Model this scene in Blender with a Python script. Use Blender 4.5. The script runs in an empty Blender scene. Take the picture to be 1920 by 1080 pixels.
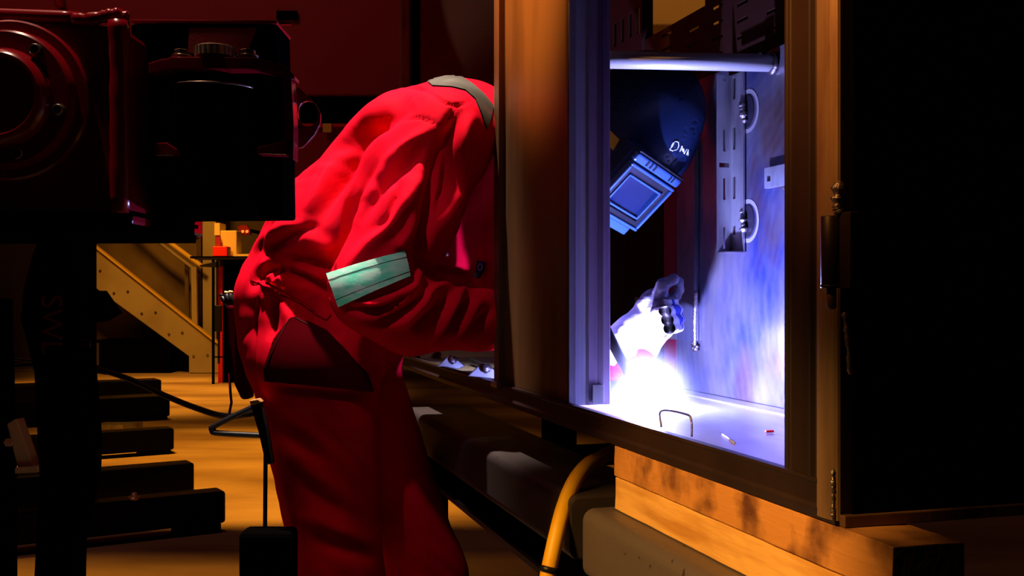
import bpy, bmesh, math, random
import numpy as np
from mathutils import Vector, Matrix
from mathutils.bvhtree import BVHTree
random.seed(7); np.random.seed(7)
S = bpy.context.scene
COL = S.collection
# ------------------------------------------------------------------ camera, world, lights, exposure
H = 1.10                      # camera height
FP = 2000.0                   # focal length in pixels of a 1920 px wide frame
cam = bpy.data.cameras.new('camera'); cam.sensor_width = 36; cam.lens = 36*FP/1920; cam.shift_y = 10/1920
cam.clip_start = .05
camo = bpy.data.objects.new('camera', cam); COL.objects.link(camo)
camo.location = (0, 0, H); camo.rotation_euler = (math.pi/2, 0, 0); S.camera = camo
W = bpy.data.worlds.new('world'); S.world = W; W.use_nodes = True
W.node_tree.nodes['Background'].inputs[0].default_value = (.02, .006, .004, 1)
W.node_tree.nodes['Background'].inputs[1].default_value = .05
S.view_settings.view_transform = 'Standard'; S.view_settings.look = 'None'
S.view_settings.exposure = 0; S.view_settings.gamma = 1; S.view_settings.use_curve_mapping = False
S.cycles.max_bounces = 6; S.cycles.sample_clamp_indirect = 6; S.cycles.volume_bounces = 0
S.cycles.caustics_reflective = False; S.cycles.caustics_refractive = False

def P(px, py, Y):
    """pixel of the photograph at depth Y -> world point"""
    return Vector(((px-960)/FP*Y, Y, H-(py-550)/FP*Y))

# cabinet frame: s runs away along the open front, t goes into the cabinet, z is up
U = Vector((-.2827, .9592, 0)); V = Vector((.9592, .2827, 0)); O0 = Vector((.3075, 1.0, 0))
def F(s, t, z): return O0 + U*s + V*t + Vector((0, 0, z+H))
def S_of(px, t):
    k = (px-960)/FP
    return (k*(1+t*V.y) - O0.x - t*V.x)/(U.x - k*U.y)
def Z_of(py, s, t): return -(py-550)/FP*(1+s*U.y+t*V.y)
def C(px, py, t):
    s = S_of(px, t); return (s, t, Z_of(py, s, t))

def lamp(name, kind, loc, energy, color, size=.3, target=None, spot=None, blend=.5, size_y=None):
    l = bpy.data.lights.new(name, kind); l.energy = energy; l.color = color
    if kind == 'AREA':
        l.size = size
        if size_y: l.shape = 'RECTANGLE'; l.size_y = size_y
    else: l.shadow_soft_size = size
    if kind == 'SPOT': l.spot_size = math.radians(spot); l.spot_blend = blend
    o = bpy.data.objects.new(name, l); COL.objects.link(o); o.location = loc
    if target is not None:
        o.rotation_euler = (Vector(target)-Vector(loc)).to_track_quat('-Z', 'Y').to_euler()
    return o
ARC = F(.785, .142, -.183)
lamp('arc_light', 'POINT', ARC+Vector((0, 0, .012)), 64, (.32, .345, 1), .010)
lamp('key_bay_lamp', 'SPOT', (-.66, 2.20, 4.9), 2250, (1, .78, .60), .05, (-.45, 2.34, 1.3), 20, .7)
lamp('arm_fill', 'SPOT', (-.95, .55, 2.9), 62, (1, .90, .85), .05, (-.27, 2.1, 1.20), 12, .95)  # added unseen spot, brightens the arm band and forearm
lamp('mullion_fill', 'SPOT', (-1.3, 1.75, 2.9), 520, (1, .42, .08), .05, (.03, 1.95, 1.74), 17, .95)  # unseen orange spot added to light the top of the mullion
lamp('timber_fill', 'SPOT', (-.95, .55, 1.75), 185, (1, .50, .11), .06, (.20, 1.26, .71), 27, .5)  # added orange spot out of view, cone kept to timbers and hose
lamp('post_fill', 'SPOT', (-1.3, .45, 2.9), 520, (1, .38, .07), .06, (.29, 1.03, 1.50), 15, .9)  # tight unseen spot added for the upper part of the near post
lamp('machine_fill', 'SPOT', (-.95, 1.20, 3.4), 150, (1, .62, .45), .04, (-.68, 1.32, 1.3), 21, .5)  # added spot out of view, gives the machine its top highlights
lamp('floor_bay_lamp', 'SPOT', (-2.6, 6.0, 6.2), 2900, (1, .36, .025), .5, (-2.1, 6.3, 0), 52, .7)
lamp('floor_bay_lamp', 'SPOT', (-4.2, 11.0, 6.2), 2900, (1, .36, .03), .5, (-4.2, 11.6, 0), 52, .7)
lamp('stair_bay_lamp', 'SPOT', (-4.4, 9.5, 5.6), 1150, (1, .38, .035), .5, (-4.3, 14.6, 1.3), 40, .7)
lamp('red_bay_lamp', 'AREA', (-2.2, 2.9, 4.6), 13, (1, .35, .25), 1.0, (-1.6, 4.9, 1.9))
lamp('beam_fill', 'SPOT', (1.2, 4.5, 5.0), 170, (1, .33, .03), .3, (1.1, 7.0, 3.1), 30, .8)  # small unseen spot added to warm the roof beam in the gap

# ------------------------------------------------------------------ materials
def mat(name, col, rough=.5, metal=0, spec=.5, noise=None, bump=None, coat=0, aniso=0, emit=None, emit_s=0, sheen=0, scale2=None):
    m = bpy.data.materials.new(name); m.use_nodes = True
    nt = m.node_tree; b = nt.nodes['Principled BSDF']
    b.inputs['Base Color'].default_value = (*col, 1); b.inputs['Roughness'].default_value = rough
    b.inputs['Metallic'].default_value = metal; b.inputs['Specular IOR Level'].default_value = spec
    b.inputs['Coat Weight'].default_value = coat; b.inputs['Anisotropic'].default_value = aniso
    if sheen: b.inputs['Sheen Weight'].default_value = sheen; b.inputs['Sheen Tint'].default_value = (*col, 1)
    if emit: b.inputs['Emission Color'].default_value = (*emit, 1); b.inputs['Emission Strength'].default_value = emit_s
    tc = nt.nodes.new('ShaderNodeTexCoord')
    if noise:     # (scale vec, colour2, lo, hi, detail)
        sc, c2, lo, hi = noise
        mp = nt.nodes.new('ShaderNodeMapping'); mp.inputs['Scale'].default_value = sc
        nt.links.new(tc.outputs['Object'], mp.inputs[0])
        n = nt.nodes.new('ShaderNodeTexNoise'); n.inputs['Scale'].default_value = 1; n.inputs['Detail'].default_value = 6
        nt.links.new(mp.outputs[0], n.inputs['Vector'])
        r = nt.nodes.new('ShaderNodeMapRange'); r.inputs[1].default_value = lo; r.inputs[2].default_value = hi
        nt.links.new(n.outputs['Fac'], r.inputs[0])
        mx = nt.nodes.new('ShaderNodeMix'); mx.data_type = 'RGBA'
        mx.inputs[6].default_value = (*col, 1); mx.inputs[7].default_value = (*c2, 1)
        nt.links.new(r.outputs[0], mx.inputs[0]); nt.links.new(mx.outputs[2], b.inputs['Base Color'])
    if bump:      # (scale vec, strength, distance)
        sc, st, di = bump
        mp = nt.nodes.new('ShaderNodeMapping'); mp.inputs['Scale'].default_value = sc
        nt.links.new(tc.outputs['Object'], mp.inputs[0])
        n = nt.nodes.new('ShaderNodeTexNoise'); n.inputs['Scale'].default_value = 1; n.inputs['Detail'].default_value = 4
        nt.links.new(mp.outputs[0], n.inputs['Vector'])
        bp = nt.nodes.new('ShaderNodeBump'); bp.inputs['Strength'].default_value = st; bp.inputs['Distance'].default_value = di
        nt.links.new(n.outputs['Fac'], bp.inputs['Height']); nt.links.new(bp.outputs[0], b.inputs['Normal'])
    return m
M = {}
M['cloth'] = mat('red_cloth', (.74, .0008, .020), .8, spec=.04, noise=((7, 7, 7), (.50, .0004, .014), .45, .7), bump=((260, 260, 260), .12, .001))
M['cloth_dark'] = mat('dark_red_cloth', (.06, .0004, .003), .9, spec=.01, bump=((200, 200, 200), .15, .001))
M['reflective'] = mat('mint_reflective_tape', (.18, .92, .70), .5, noise=((28, 28, 60), (.60, .99, .92), .40, .62), bump=((150, 150, 150), .2, .001))
M['strap'] = mat('grey_reflective_tape', (.040, .034, .025), .5, bump=((300, 300, 300), .2, .001))
M['thread'] = mat('thread', (.05, .001, .002), .9)
M['leather_white'] = mat('white_leather', (.85, .80, .78), .65, noise=((30, 30, 30), (.5, .45, .45), .55, .75), bump=((90, 90, 90), .4, .002))
M['leather_dark'] = mat('sooty_leather', (.10, .08, .11), .6, noise=((50, 50, 50), (.34, .31, .38), .5, .65), bump=((90, 90, 90), .4, .002))
M['leather_blue'] = mat('blue_cotton', (.01, .04, .45), .8)
M['skin'] = mat('skin', (.45, .22, .15), .55)
M['hair'] = mat('hair', (.03, .02, .015), .6)
M['boot'] = mat('boot_leather', (.02, .016, .014), .5)
M['helmet'] = mat('blue_black_helmet_shell', (.003, .010, .038), .42, spec=.25)
M['frame_pl'] = mat('blue_grey_plastic', (.022, .065, .20), .38, spec=.5)
M['black_pl'] = mat('black_plastic', (.006, .006, .009), .4, spec=.3)
M['lens'] = mat('dark_lens', (.004, .010, .04), .12, spec=.35)
M['ink'] = mat('white_marker', (.8, .85, .9), .5)
M['yellow'] = mat('yellow_sticker', (.75, .42, .02), .5)
M['steel'] = mat('brushed_steel', (.46, .45, .47), .34, .85, noise=((7, 7, 2.5), (.22, .18, .19), .42, .68), bump=((160, 160, 6), .10, .002))
M['steel_mill'] = mat('mill_scale_steel', (.24, .115, .05), .5, .3, noise=((9, 9, 1.5), (.035, .016, .010), .4, .7), bump=((120, 120, 6), .12, .002))
M['steel_post'] = mat('brown_post_steel', (.16, .075, .04), .5, .3, noise=((60, 9, 1.5), (.05, .02, .010), .4, .7))
M['steel_lav2'] = mat('dim_streaked_steel', (.40, .28, .40), .45, .4, noise=((60, 60, .8), (.15, .09, .20), .4, .65), bump=((200, 200, 4), .15, .002))  # dimmer copy of the mullion steel, weaker light put into the colour
M['steel_bead_lit'] = mat('lit_bead_steel', (.34, .22, .15), .42, .5, noise=((60, 9, 5), (.16, .085, .05), .4, .7))  # paler post steel, light on the corner strip put into the colour
M['pipe'] = mat('dull_pipe_steel', (.72, .72, .74), .38, .35)
M['panel_far'] = mat('dark_brown_panel', (.12, .045, .006), .7, spec=.1)
M['girder_dark'] = mat('shaded_grey_paint', (.030, .022, .026), .5, noise=((60, 60, 90), (.01, .01, .01), .66, .70))  # girder paint again but darker, shade put into the colour
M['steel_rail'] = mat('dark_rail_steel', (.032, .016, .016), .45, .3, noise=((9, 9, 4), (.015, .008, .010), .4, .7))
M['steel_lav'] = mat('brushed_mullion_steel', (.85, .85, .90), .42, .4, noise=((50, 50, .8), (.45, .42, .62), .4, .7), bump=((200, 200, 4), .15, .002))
M['steel_floor'] = mat('scratched_steel', (.60, .59, .62), .30, .8, noise=((14, 5, 9), (.40, .36, .40), .4, .7), bump=((260, 14, 60), .10, .001))
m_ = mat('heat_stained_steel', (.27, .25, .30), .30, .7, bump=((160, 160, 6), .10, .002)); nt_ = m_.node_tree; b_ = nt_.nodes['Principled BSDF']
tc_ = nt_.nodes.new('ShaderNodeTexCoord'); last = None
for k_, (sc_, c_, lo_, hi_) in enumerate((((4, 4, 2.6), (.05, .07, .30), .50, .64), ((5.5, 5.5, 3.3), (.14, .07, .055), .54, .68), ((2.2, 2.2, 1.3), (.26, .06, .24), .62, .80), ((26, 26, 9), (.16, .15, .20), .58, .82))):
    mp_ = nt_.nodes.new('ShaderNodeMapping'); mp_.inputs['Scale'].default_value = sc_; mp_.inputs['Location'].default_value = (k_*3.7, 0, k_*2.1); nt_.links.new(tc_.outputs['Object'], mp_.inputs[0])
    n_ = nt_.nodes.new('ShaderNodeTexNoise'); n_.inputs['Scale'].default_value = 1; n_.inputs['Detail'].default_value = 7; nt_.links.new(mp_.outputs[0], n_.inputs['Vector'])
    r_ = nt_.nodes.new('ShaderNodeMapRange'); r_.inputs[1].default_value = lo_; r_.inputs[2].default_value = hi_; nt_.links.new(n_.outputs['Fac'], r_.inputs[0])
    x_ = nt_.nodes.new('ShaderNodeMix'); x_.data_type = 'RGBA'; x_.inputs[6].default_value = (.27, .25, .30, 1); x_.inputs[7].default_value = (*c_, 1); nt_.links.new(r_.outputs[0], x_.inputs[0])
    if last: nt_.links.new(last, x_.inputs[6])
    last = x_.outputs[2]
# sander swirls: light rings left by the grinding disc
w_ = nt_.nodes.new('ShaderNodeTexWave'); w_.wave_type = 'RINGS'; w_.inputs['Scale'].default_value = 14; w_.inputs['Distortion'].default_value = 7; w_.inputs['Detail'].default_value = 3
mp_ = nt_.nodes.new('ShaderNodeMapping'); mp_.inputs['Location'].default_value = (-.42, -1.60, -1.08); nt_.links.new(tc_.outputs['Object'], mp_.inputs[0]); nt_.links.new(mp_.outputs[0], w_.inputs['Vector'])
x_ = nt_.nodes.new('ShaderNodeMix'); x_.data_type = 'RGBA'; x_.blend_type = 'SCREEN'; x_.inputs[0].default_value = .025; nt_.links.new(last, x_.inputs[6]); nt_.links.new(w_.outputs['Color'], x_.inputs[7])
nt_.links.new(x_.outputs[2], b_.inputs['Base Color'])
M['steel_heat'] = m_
M['galv'] = mat('galvanised_steel', (.50, .50, .54), .35, .8, noise=((25, 25, 6), (.25, .22, .25), .4, .7))
M['panel_dark'] = mat('brown_primer_sheet', (.032, .009, .004), .65, spec=.2)
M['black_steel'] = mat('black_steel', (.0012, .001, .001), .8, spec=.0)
M['weld'] = mat('weld_metal', (.30, .26, .27), .3, .9, bump=((400, 400, 400), .6, .003))
M['scorch'] = mat('scorched_steel', (.04, .035, .06), .45, .7)
M['heat'] = mat('heat_tint_ring', (.62, .60, .66), .4, .7)
M['wood_edge'] = mat('sawn_pine', (.72, .42, .13), .7, noise=((5, 5, 60), (.50, .24, .055), .42, .66), bump=((30, 30, 200), .3, .002))
M['wood_old'] = mat('weathered_pine', (.50, .22, .06), .7, noise=((16, 16, 16), (.10, .03, .012), .45, .66), bump=((30, 30, 200), .4, .002))
M['wood_end'] = mat('timber_end_grain', (.10, .045, .02), .8, bump=((120, 120, 120), .6, .003))
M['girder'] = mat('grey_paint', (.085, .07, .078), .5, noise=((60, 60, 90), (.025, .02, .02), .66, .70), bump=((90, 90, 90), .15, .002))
M['hose'] = mat('yellow_rubber', (.95, .55, .005), .45, noise=((9, 9, 9), (.80, .40, .004), .4, .7))
M['red_paint'] = mat('glossy_red_paint', (.26, .003, .010), .22, spec=.5, bump=((14, 14, 14), .05, .003))
M['red_dark'] = mat('dull_red_paint', (.32, .006, .012), .6, bump=((400, 400, 400), .2, .001))
M['redlit'] = mat('red_plastic', (.75, .01, .008), .5)
M['brass'] = mat('machined_brass', (.80, .62, .42), .28, .6)
M['bolt'] = mat('bolt_steel', (.30, .24, .18), .3, .9)
M['skid'] = mat('blue_black_paint', (.0008, .001, .008), .3, spec=.05)
M['maroon'] = mat('reflection_red', (.14, .002, .02), .5)  # red mirrored from the sleeve, put into the upright's colour
M['concrete'] = mat('concrete', (.46, .36, .24), .75, noise=((.55, 1.5, 1), (.13, .075, .045), .38, .72), bump=((40, 40, 40), .3, .003))
M['wall'] = mat('dark_painted_block', (.10, .08, .05), .9, noise=((.8, .8, .5), (.05, .03, .02), .4, .7))
M['stair'] = mat('grey_stair_steel', (.42, .38, .28), .6, noise=((1.5, 1.5, 1.5), (.30, .25, .18), .4, .7))
M['stairwall'] = mat('tan_sheet', (.19, .14, .08), .8, noise=((1.1, 1.1, .6), (.07, .04, .02), .4, .68))
M['rail'] = mat('yellow_rail_paint', (.85, .60, .08), .5)
M['cream'] = mat('cream_card', (.85, .68, .30), .7)
M['glow'] = mat('red_pilot_lamp', (.5, .02, .0), .4, emit=(1, .22, .03), emit_s=1.4)
M['dimglow'] = mat('red_lamp_housing', (.30, .006, .006), .4)
M['arc'] = mat('arc_plasma', (1, 1, 1), .5, emit=(.62, .72, 1), emit_s=160)
M['stencil'] = mat('stencil_red', (.5, .10, .05), .7)
M['stencil_y'] = mat('stencil_yellow', (.30, .20, .04), .7)
M['wood_tool'] = mat('tool_wood', (.35, .16, .05), .6)
M['badge'] = mat('navy_badge', (.02, .02, .14), .4)
M['badge_w'] = mat('badge_print', (.6, .6, .9), .5)

# ------------------------------------------------------------------ mesh helpers
def obj(name, data, m, parent=None, smooth=False, bevel=0, label=None):
    """data = (verts, faces) -> one mesh object"""
    me = bpy.data.meshes.new(name)
    v, f = data
    me.from_pydata([tuple(p) for p in v], [], [tuple(int(i) for i in q) for q in f])
    ms = m if isinstance(m, (list, tuple)) else [m]
    for k in ms: me.materials.append(M[k])
    bm = bmesh.new(); bm.from_mesh(me); bmesh.ops.recalc_face_normals(bm, faces=bm.faces); bm.to_mesh(me); bm.free()
    o = bpy.data.objects.new(name, me); COL.objects.link(o)
    if smooth:
        for p in me.polygons: p.use_smooth = True
    if bevel:
        b = o.modifiers.new('bevel', 'BEVEL'); b.width = bevel; b.segments = 2; b.limit_method = 'ANGLE'
    if parent: o.parent = parent
    if label: o['label'] = label
    return o
def root(name, label, cat, loc, group=None):
    o = bpy.data.objects.new(name, None); COL.objects.link(o); o.location = loc; o.empty_display_size = .05
    o['label'] = label; o['category'] = cat
    if group: o['group'] = group
    ROOTS.append(o)
    return o
ROOTS = []
def tag(o, label, cat, group=None, kind=None):
    o['label'] = label; o['category'] = cat
    if group: o['group'] = group
    if kind: o['kind'] = kind
    return o
def join(*ds):
    v = []; f = []
    for a, b in ds:
        n = len(v); v += list(a); f += [tuple(i+n for i in q) for q in b]
    return v, f
def box(x0, x1, y0, y1, z0, z1, fn=None):
    v = [(x, y, z) for x in (x0, x1) for y in (y0, y1) for z in (z0, z1)]
    if fn: v = [fn(*p) for p in v]
    return v, [(0, 1, 3, 2), (4, 6, 7, 5), (0, 4, 5, 1), (2, 3, 7, 6), (0, 2, 6, 4), (1, 5, 7, 3)]
def cb(s0, s1, t0, t1, z0, z1): return box(s0, s1, t0, t1, z0, z1, F)
def prism(poly, n0, n1):
    """poly list of Vector at near side, offset vectors n0,n1"""
    n = len(poly)
    v = [p+n0 for p in poly]+[p+n1 for p in poly]
    f = [tuple(range(n)), tuple(range(2*n-1, n-1, -1))]+[(i, (i+1) % n, n+(i+1) % n, n+i) for i in range(n)]
    return v, f
def slab(pts, Y0, Y1):
    p = [P(x, y, Y0) for x, y in pts]
    return prism(p, Vector((0, 0, 0)), Vector((0, Y1-Y0, 0)))
def profile(pts, z0, z1):
    """(s,t) outline extruded vertically in the cabinet frame"""
    p = [F(s, t, z0) for s, t in pts]
    return prism(p, Vector((0, 0, 0)), Vector((0, 0, z1-z0)))
def frame_of(d):
    d = d.normalized(); a = Vector((0, 0, 1)) if abs(d.z) < .9 else Vector((1, 0, 0))
    x = d.cross(a).normalized(); return x, d.cross(x).normalized()
def tube(path, r, n=12, cap=True):
    path = [Vector(p) for p in path]; R = r if isinstance(r, (list, tuple)) else [r]*len(path)
    v = []; f = []; x = None
    for i, p in enumerate(path):
        d = (path[min(i+1, len(path)-1)]-path[max(i-1, 0)]).normalized()
        if x is None: x, y = frame_of(d)
        else:
            x = (x-d*x.dot(d)).normalized(); y = d.cross(x)
        for k in range(n):
            a = 2*math.pi*k/n; v.append(p+(x*math.cos(a)+y*math.sin(a))*R[i])
    for i in range(len(path)-1):
        for k in range(n):
            a = i*n+k; b = i*n+(k+1) % n; f.append((a, b, b+n, a+n))
    if cap: f += [tuple(range(n)), tuple(range(len(path)*n-1, len(path)*n-n-1, -1))]
    return v, f
def lathe(c, axis, prof, n=32):
    """prof = [(distance along axis, radius)]"""
    axis = axis.normalized(); x, y = frame_of(axis); v = []; f = []
    for h, r in prof:
        for k in range(n):
            a = 2*math.pi*k/n; v.append(c+axis*h+(x*math.cos(a)+y*math.sin(a))*r)
    for i in range(len(prof)-1):
        for k in range(n):
            a = i*n+k; b = i*n+(k+1) % n; f.append((a, b, b+n, a+n))
    f += [tuple(range(n)), tuple(range(len(prof)*n-1, len(prof)*n-n-1, -1))]
    return v, f
def bez(pts, n=24):
    """Catmull-Rom through the points"""
    p = [Vector(q) for q in pts]; p = [p[0]*2-p[1]]+p+[p[-1]*2-p[-2]]; out = []
    for i in range(1, len(p)-2):
        for k in range(n):
            t = k/n; a, b, c, d = p[i-1:i+3]
            out.append(.5*((2*b)+(c-a)*t+(2*a-5*b+4*c-d)*t*t+(3*b-a-3*c+d)*t**3))
    return out+[p[-2]]
def holed(u0, u1, w0, w1, holes, fn, th):
    """sheet in (u,w) with rectangular holes; fn(u,w,depth)->world"""
    us = sorted({u0, u1, *[h[0] for h in holes], *[h[1] for h in holes]})
    ws = sorted({w0, w1, *[h[2] for h in holes], *[h[3] for h in holes]})
    us = [u for u in us if u0 <= u <= u1]; ws = [w for w in ws if w0 <= w <= w1]
    solid = [[not any(h[0] < (us[i]+us[i+1])/2 < h[1] and h[2] < (ws[j]+ws[j+1])/2 < h[3] for h in holes) for j in range(len(ws)-1)] for i in range(len(us)-1)]
    nu, nw = len(us), len(ws)
    v = [fn(u, w, d) for d in (0, th) for u in us for w in ws]
    I = lambda i, j, d: d*nu*nw+i*nw+j
    f = []
    for i in range(nu-1):
        for j in range(nw-1):
            if not solid[i][j]: continue
            f += [(I(i, j, 0), I(i+1, j, 0), I(i+1, j+1, 0), I(i, j+1, 0)), (I(i, j, 1), I(i, j+1, 1), I(i+1, j+1, 1), I(i+1, j, 1))]
            for (di, dj, a, b) in ((-1, 0, (i, j), (i, j+1)), (1, 0, (i+1, j), (i+1, j+1)), (0, -1, (i, j), (i+1, j)), (0, 1, (i, j+1), (i+1, j+1))):
                ii, jj = i+di, j+dj
                if not (0 <= ii < nu-1 and 0 <= jj < nw-1) or not solid[ii][jj]:
                    f.append((I(*a, 0), I(*b, 0), I(*b, 1), I(*a, 1)))
    return v, f
def struct(o): o['kind'] = 'structure'; return o

# ------------------------------------------------------------------ room
RX0, RX1, RY0, RY1, RZ = -9.0, 7.0, -3.0, 15.6, 6.5
struct(obj('floor', box(RX0, RX1, RY0, RY1, -.1, 0), 'concrete'))
struct(obj('ceiling', box(RX0, RX1, RY0, RY1, RZ, RZ+.1), 'wall'))
struct(obj('wall_back', box(RX0, RX1, RY1, RY1+.1, 0, RZ), 'wall'))
struct(obj('wall_front', box(RX0, RX1, RY0-.1, RY0, 0, RZ), 'wall'))
struct(obj('wall_left', box(RX0-.1, RX0, RY0, RY1, 0, RZ), 'wall'))
struct(obj('wall_right', box(RX1, RX1+.1, RY0, RY1, 0, RZ), 'wall'))

# ------------------------------------------------------------------ steel cabinet being welded
TB = .3598                                            # t of the back plate
ZF = -.192                                            # cabinet floor
ZB = -.2175                                           # underside
ZL = -.1785                                           # lip of the bottom rail
TOP = .95
SN, SO, SM, SE, SX = 0.0, S_of(1470, 0), S_of(1065, 0), S_of(935, 0), 2.25
cab = root('steel_cabinet', 'unfinished open-fronted steel cabinet frame standing on two timbers, arc glowing inside', 'cabinet', F(1.1, .18, ZB))
# near corner post, folded profile
pp = [(SO, .0), (SO-.006, -.001), (SO-.009, .003), (.068, .003), (.064, -.002), (.050, -.002), (.046, .004), (.040, .004)]
pp += [(.036, .001), (0, .001), (0, .07), (.004, .07), (.004, .03), (SO-.004, .03), (SO, .03)]
post = obj('corner_post', profile(pp, ZB, TOP), 'steel_rail', cab, bevel=.0012)  # dark steel on post and hinge, their shade put into the colour
bead = [(.018+.018*math.cos(math.pi*k/10), .0005-.008*math.sin(math.pi*k/10)) for k in range(11)]
obj('corner_bead', profile(bead, ZB+.004, TOP), 'steel_bead_lit', post, smooth=False, label='rounded corner strip of the post, paler tone for the light on it')
# hinge on the post
hs = S_of(1552, -.02); hz = lambda y: Z_of(y, hs, -.02)
hc = lambda z: F(hs, -.016, z)
obj('hinge_barrel', lathe(hc(hz(535)), Vector((0, 0, 1)), [(0, .0090), (.001, .0098), (hz(405)-hz(535)-.001, .0098), (hz(405)-hz(535), .0090)], 20), 'steel_rail', post, True)
obj('hinge_pin', lathe(hc(hz(580)), Vector((0, 0, 1)), [(0, .0030), (.002, .0045), (hz(535)-hz(580), .0045)], 14), 'steel_mill', post, True)
obj('hinge_collar', lathe(hc(hz(540)), Vector((0, 0, 1)), [(0, .0100), (.003, .0100)], 20), 'steel_rail', post, True)
obj('hinge_leaf', cb(hs-.026, hs-.004, -.014, -.004, hz(540), hz(400)), 'steel_rail', post, bevel=.001)
def blob_path(pts, r, jit=.25, n=8):
    path = bez(pts, 10); rr = [r*(1+random.uniform(-jit, jit)) for _ in path]; rr[0] = rr[-1] = r*.4
    return tube(path, rr, n)
obj('weld_bead', blob_path([F(hs-.008, -.012, hz(402)), F(hs-.006, -.014, hz(385)), F(hs-.004, -.010, hz(340))], .0055, .45), 'weld', post, True, label='rough weld bead above the hinge')
obj('weld_bead', blob_path([F(hs-.012, -.010, hz(585)), F(hs-.016, -.009, hz(640)), F(hs-.018, -.008, hz(700))], .003, .45), 'weld', post, True, label='thin weld run below the hinge')
obj('weld_bead', blob_path([F(.004, -.005, -.165), F(.004, -.005, -.190), F(.004, -.005, -.212)], .0020, .3), 'weld', post, True)
# wide mullion
T1 = .072
mp = [(SM, 0), (SM, T1), (SM+.003, T1), (SM+.003, .012), (SE-.03, .012), (SE-.03, -.006), (SE, -.006), (SE, -.010), (SE-.036, -.010), (SE-.036, .003), (SM+.02, .003), (SM+.010, 0)]
mull = obj('mullion', profile(mp, ZL, TOP), 'steel_mill', cab, bevel=.0012, label='wide folded mullion with a brown outer face')
# return flange of the mullion (faces the near post), slightly ribbed
rf = [(SM-.0015, .001), (SM-.003, .012), (SM-.0015, .030), (SM-.0035, .034), (SM, .034), (SM, .001)]
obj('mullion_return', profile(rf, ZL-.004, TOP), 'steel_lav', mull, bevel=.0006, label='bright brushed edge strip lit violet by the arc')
obj('return_flange', profile([(SM-.0025, .0345), (SM-.001, .050), (SM-.0025, .060), (SM-.001, T1+.001), (SM, T1+.001), (SM, .0345)], ZL-.004, TOP), 'steel_lav2', mull, bevel=.0006, label='return flange with dark streaks, dimmer light put in its tone')
s_ = S_of(941, -.01)
obj('mullion_foot', cb(SE-.040, SE+.004, -.016, .012, ZL-.008, ZL+.004), 'weld', mull, bevel=.002)
# small clip lying at the mullion foot
obj('corner_clip', join(cb(SM-.012, SM-.010, .038, .058, ZL-.002, ZL+.030), cb(SM-.012, SM+.0, .056, .058, ZL-.002, ZL+.030)), 'galv', mull, bevel=.0008)
# bottom rail, folded
br = [(0, -.004), (0, .0), (-.004, ZL-ZB), (0, 0)]
def rail_profile(s0, s1):
    q = [(-.004, ZB), (-.006, ZB+.010), (-.003, ZB+.014), (-.003, ZL-.006), (-.006, ZL-.004), (-.005, ZL), (.006, ZL), (.008, ZL-.002), (.008, ZF), (.03, ZF-.002), (.03, ZB)]
    p = [F(s0, t, z) for t, z in q]
    return prism(p, Vector((0, 0, 0)), U*(s1-s0))
obj('bottom_rail', rail_profile(.002, SX), 'steel_rail', cab, bevel=.0008)
obj('base_flange', cb(-.008, .0015, .0, TB+.2, ZB-.001, ZB+.010), 'steel_mill', cab, bevel=.001)
obj('floor_plate', cb(.004, SX, .008, TB-.012, ZF-.003, ZF), 'steel_floor', cab)
obj('floor_plate', cb(.004, SX, TB-.055, TB-.016, ZF, ZF+.0025), 'steel_floor', cab, bevel=.0006, label='narrow strip along the back of the cabinet floor')
obj('floor_seam', cb(.004, SX, TB-.010, TB-.004, ZF-.003, ZF+.0012), 'scorch', cab)
# back plate and neighbours
SB = S_of(1268, TB)
ztop = Z_of(82, S_of(1470, TB), TB)
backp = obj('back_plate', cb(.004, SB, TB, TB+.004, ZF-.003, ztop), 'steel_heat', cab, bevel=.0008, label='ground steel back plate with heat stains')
# raised sheet at the left of the back plate with its weld run
sA, sB = S_of(1302, TB-.01), S_of(1190, TB-.01)
zA = Z_of(640, sA, TB-.01)
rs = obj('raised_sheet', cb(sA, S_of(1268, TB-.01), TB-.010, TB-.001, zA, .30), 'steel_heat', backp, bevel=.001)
obj('raised_sheet_tab', cb(S_of(1268, TB-.01), sB, TB-.010, TB-.006, zA, zA+.085), 'steel', backp)
obj('weld_bead', blob_path([F(*C(1305, 545, TB-.008)), F(*C(1303, 600, TB-.008)), F(*C(1303, 652, TB-.008))], .0042, .18), 'weld', backp, True)
obj('weld_bead', blob_path([F(*C(1299, 640, TB-.008)), F(*C(1303, 655, TB-.010)), F(*C(1308, 648, TB-.008))], .0045, .4), 'weld', backp, True)
obj('back_upright', cb(S_of(1268, TB)+.002, S_of(1245, TB), TB, TB+.02, ZF, .42), 'maroon', cab, label='thin upright beside the back plate, reflected red put in its colour')
# slotted angle on the back plate
a0, a1 = S_of(1395, TB-.005), S_of(1372, TB-.005)
zt, zb = Z_of(142, a1, TB), Z_of(473, a1, TB-.02)
hz2 = [(a0*.42+a1*.58+.004, a1-.006, Z_of(b, a1, TB-.005), Z_of(a, a1, TB-.005)) for a, b in ((148, 188), (240, 282), (332, 374), (424, 441))]
ang = obj('slotted_angle', holed(a0, a1, zb, zt, hz2, lambda u, w, d: F(u, TB-.006+d, w), .003), 'galv', backp, label='slotted galvanised angle welded upright to the back plate')
tL = None
for k in range(400):     # t where the outstanding flange meets pixel 1345
    t = TB-.006-k*.0005
    if S_of(1345, t) <= a1: tL = t; break
tL = tL or TB-.06
w_ = TB-.006-tL
hz3 = [(tL+w_*.42, tL+w_*.60, Z_of(b, a1, TB-.02), Z_of(a, a1, TB-.02)) for a, b in ((148, 152), (243, 284), (334, 375), (426, 466))]
hz3.append((tL+w_*.14, tL+w_*.86, Z_of(314, a1, TB-.02), Z_of(305, a1, TB-.02)))
obj('angle_flange', holed(tL, TB-.003, zb, zt, hz3, lambda u, w, d: F(a1+d, u, w), .003), 'galv', ang)
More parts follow.
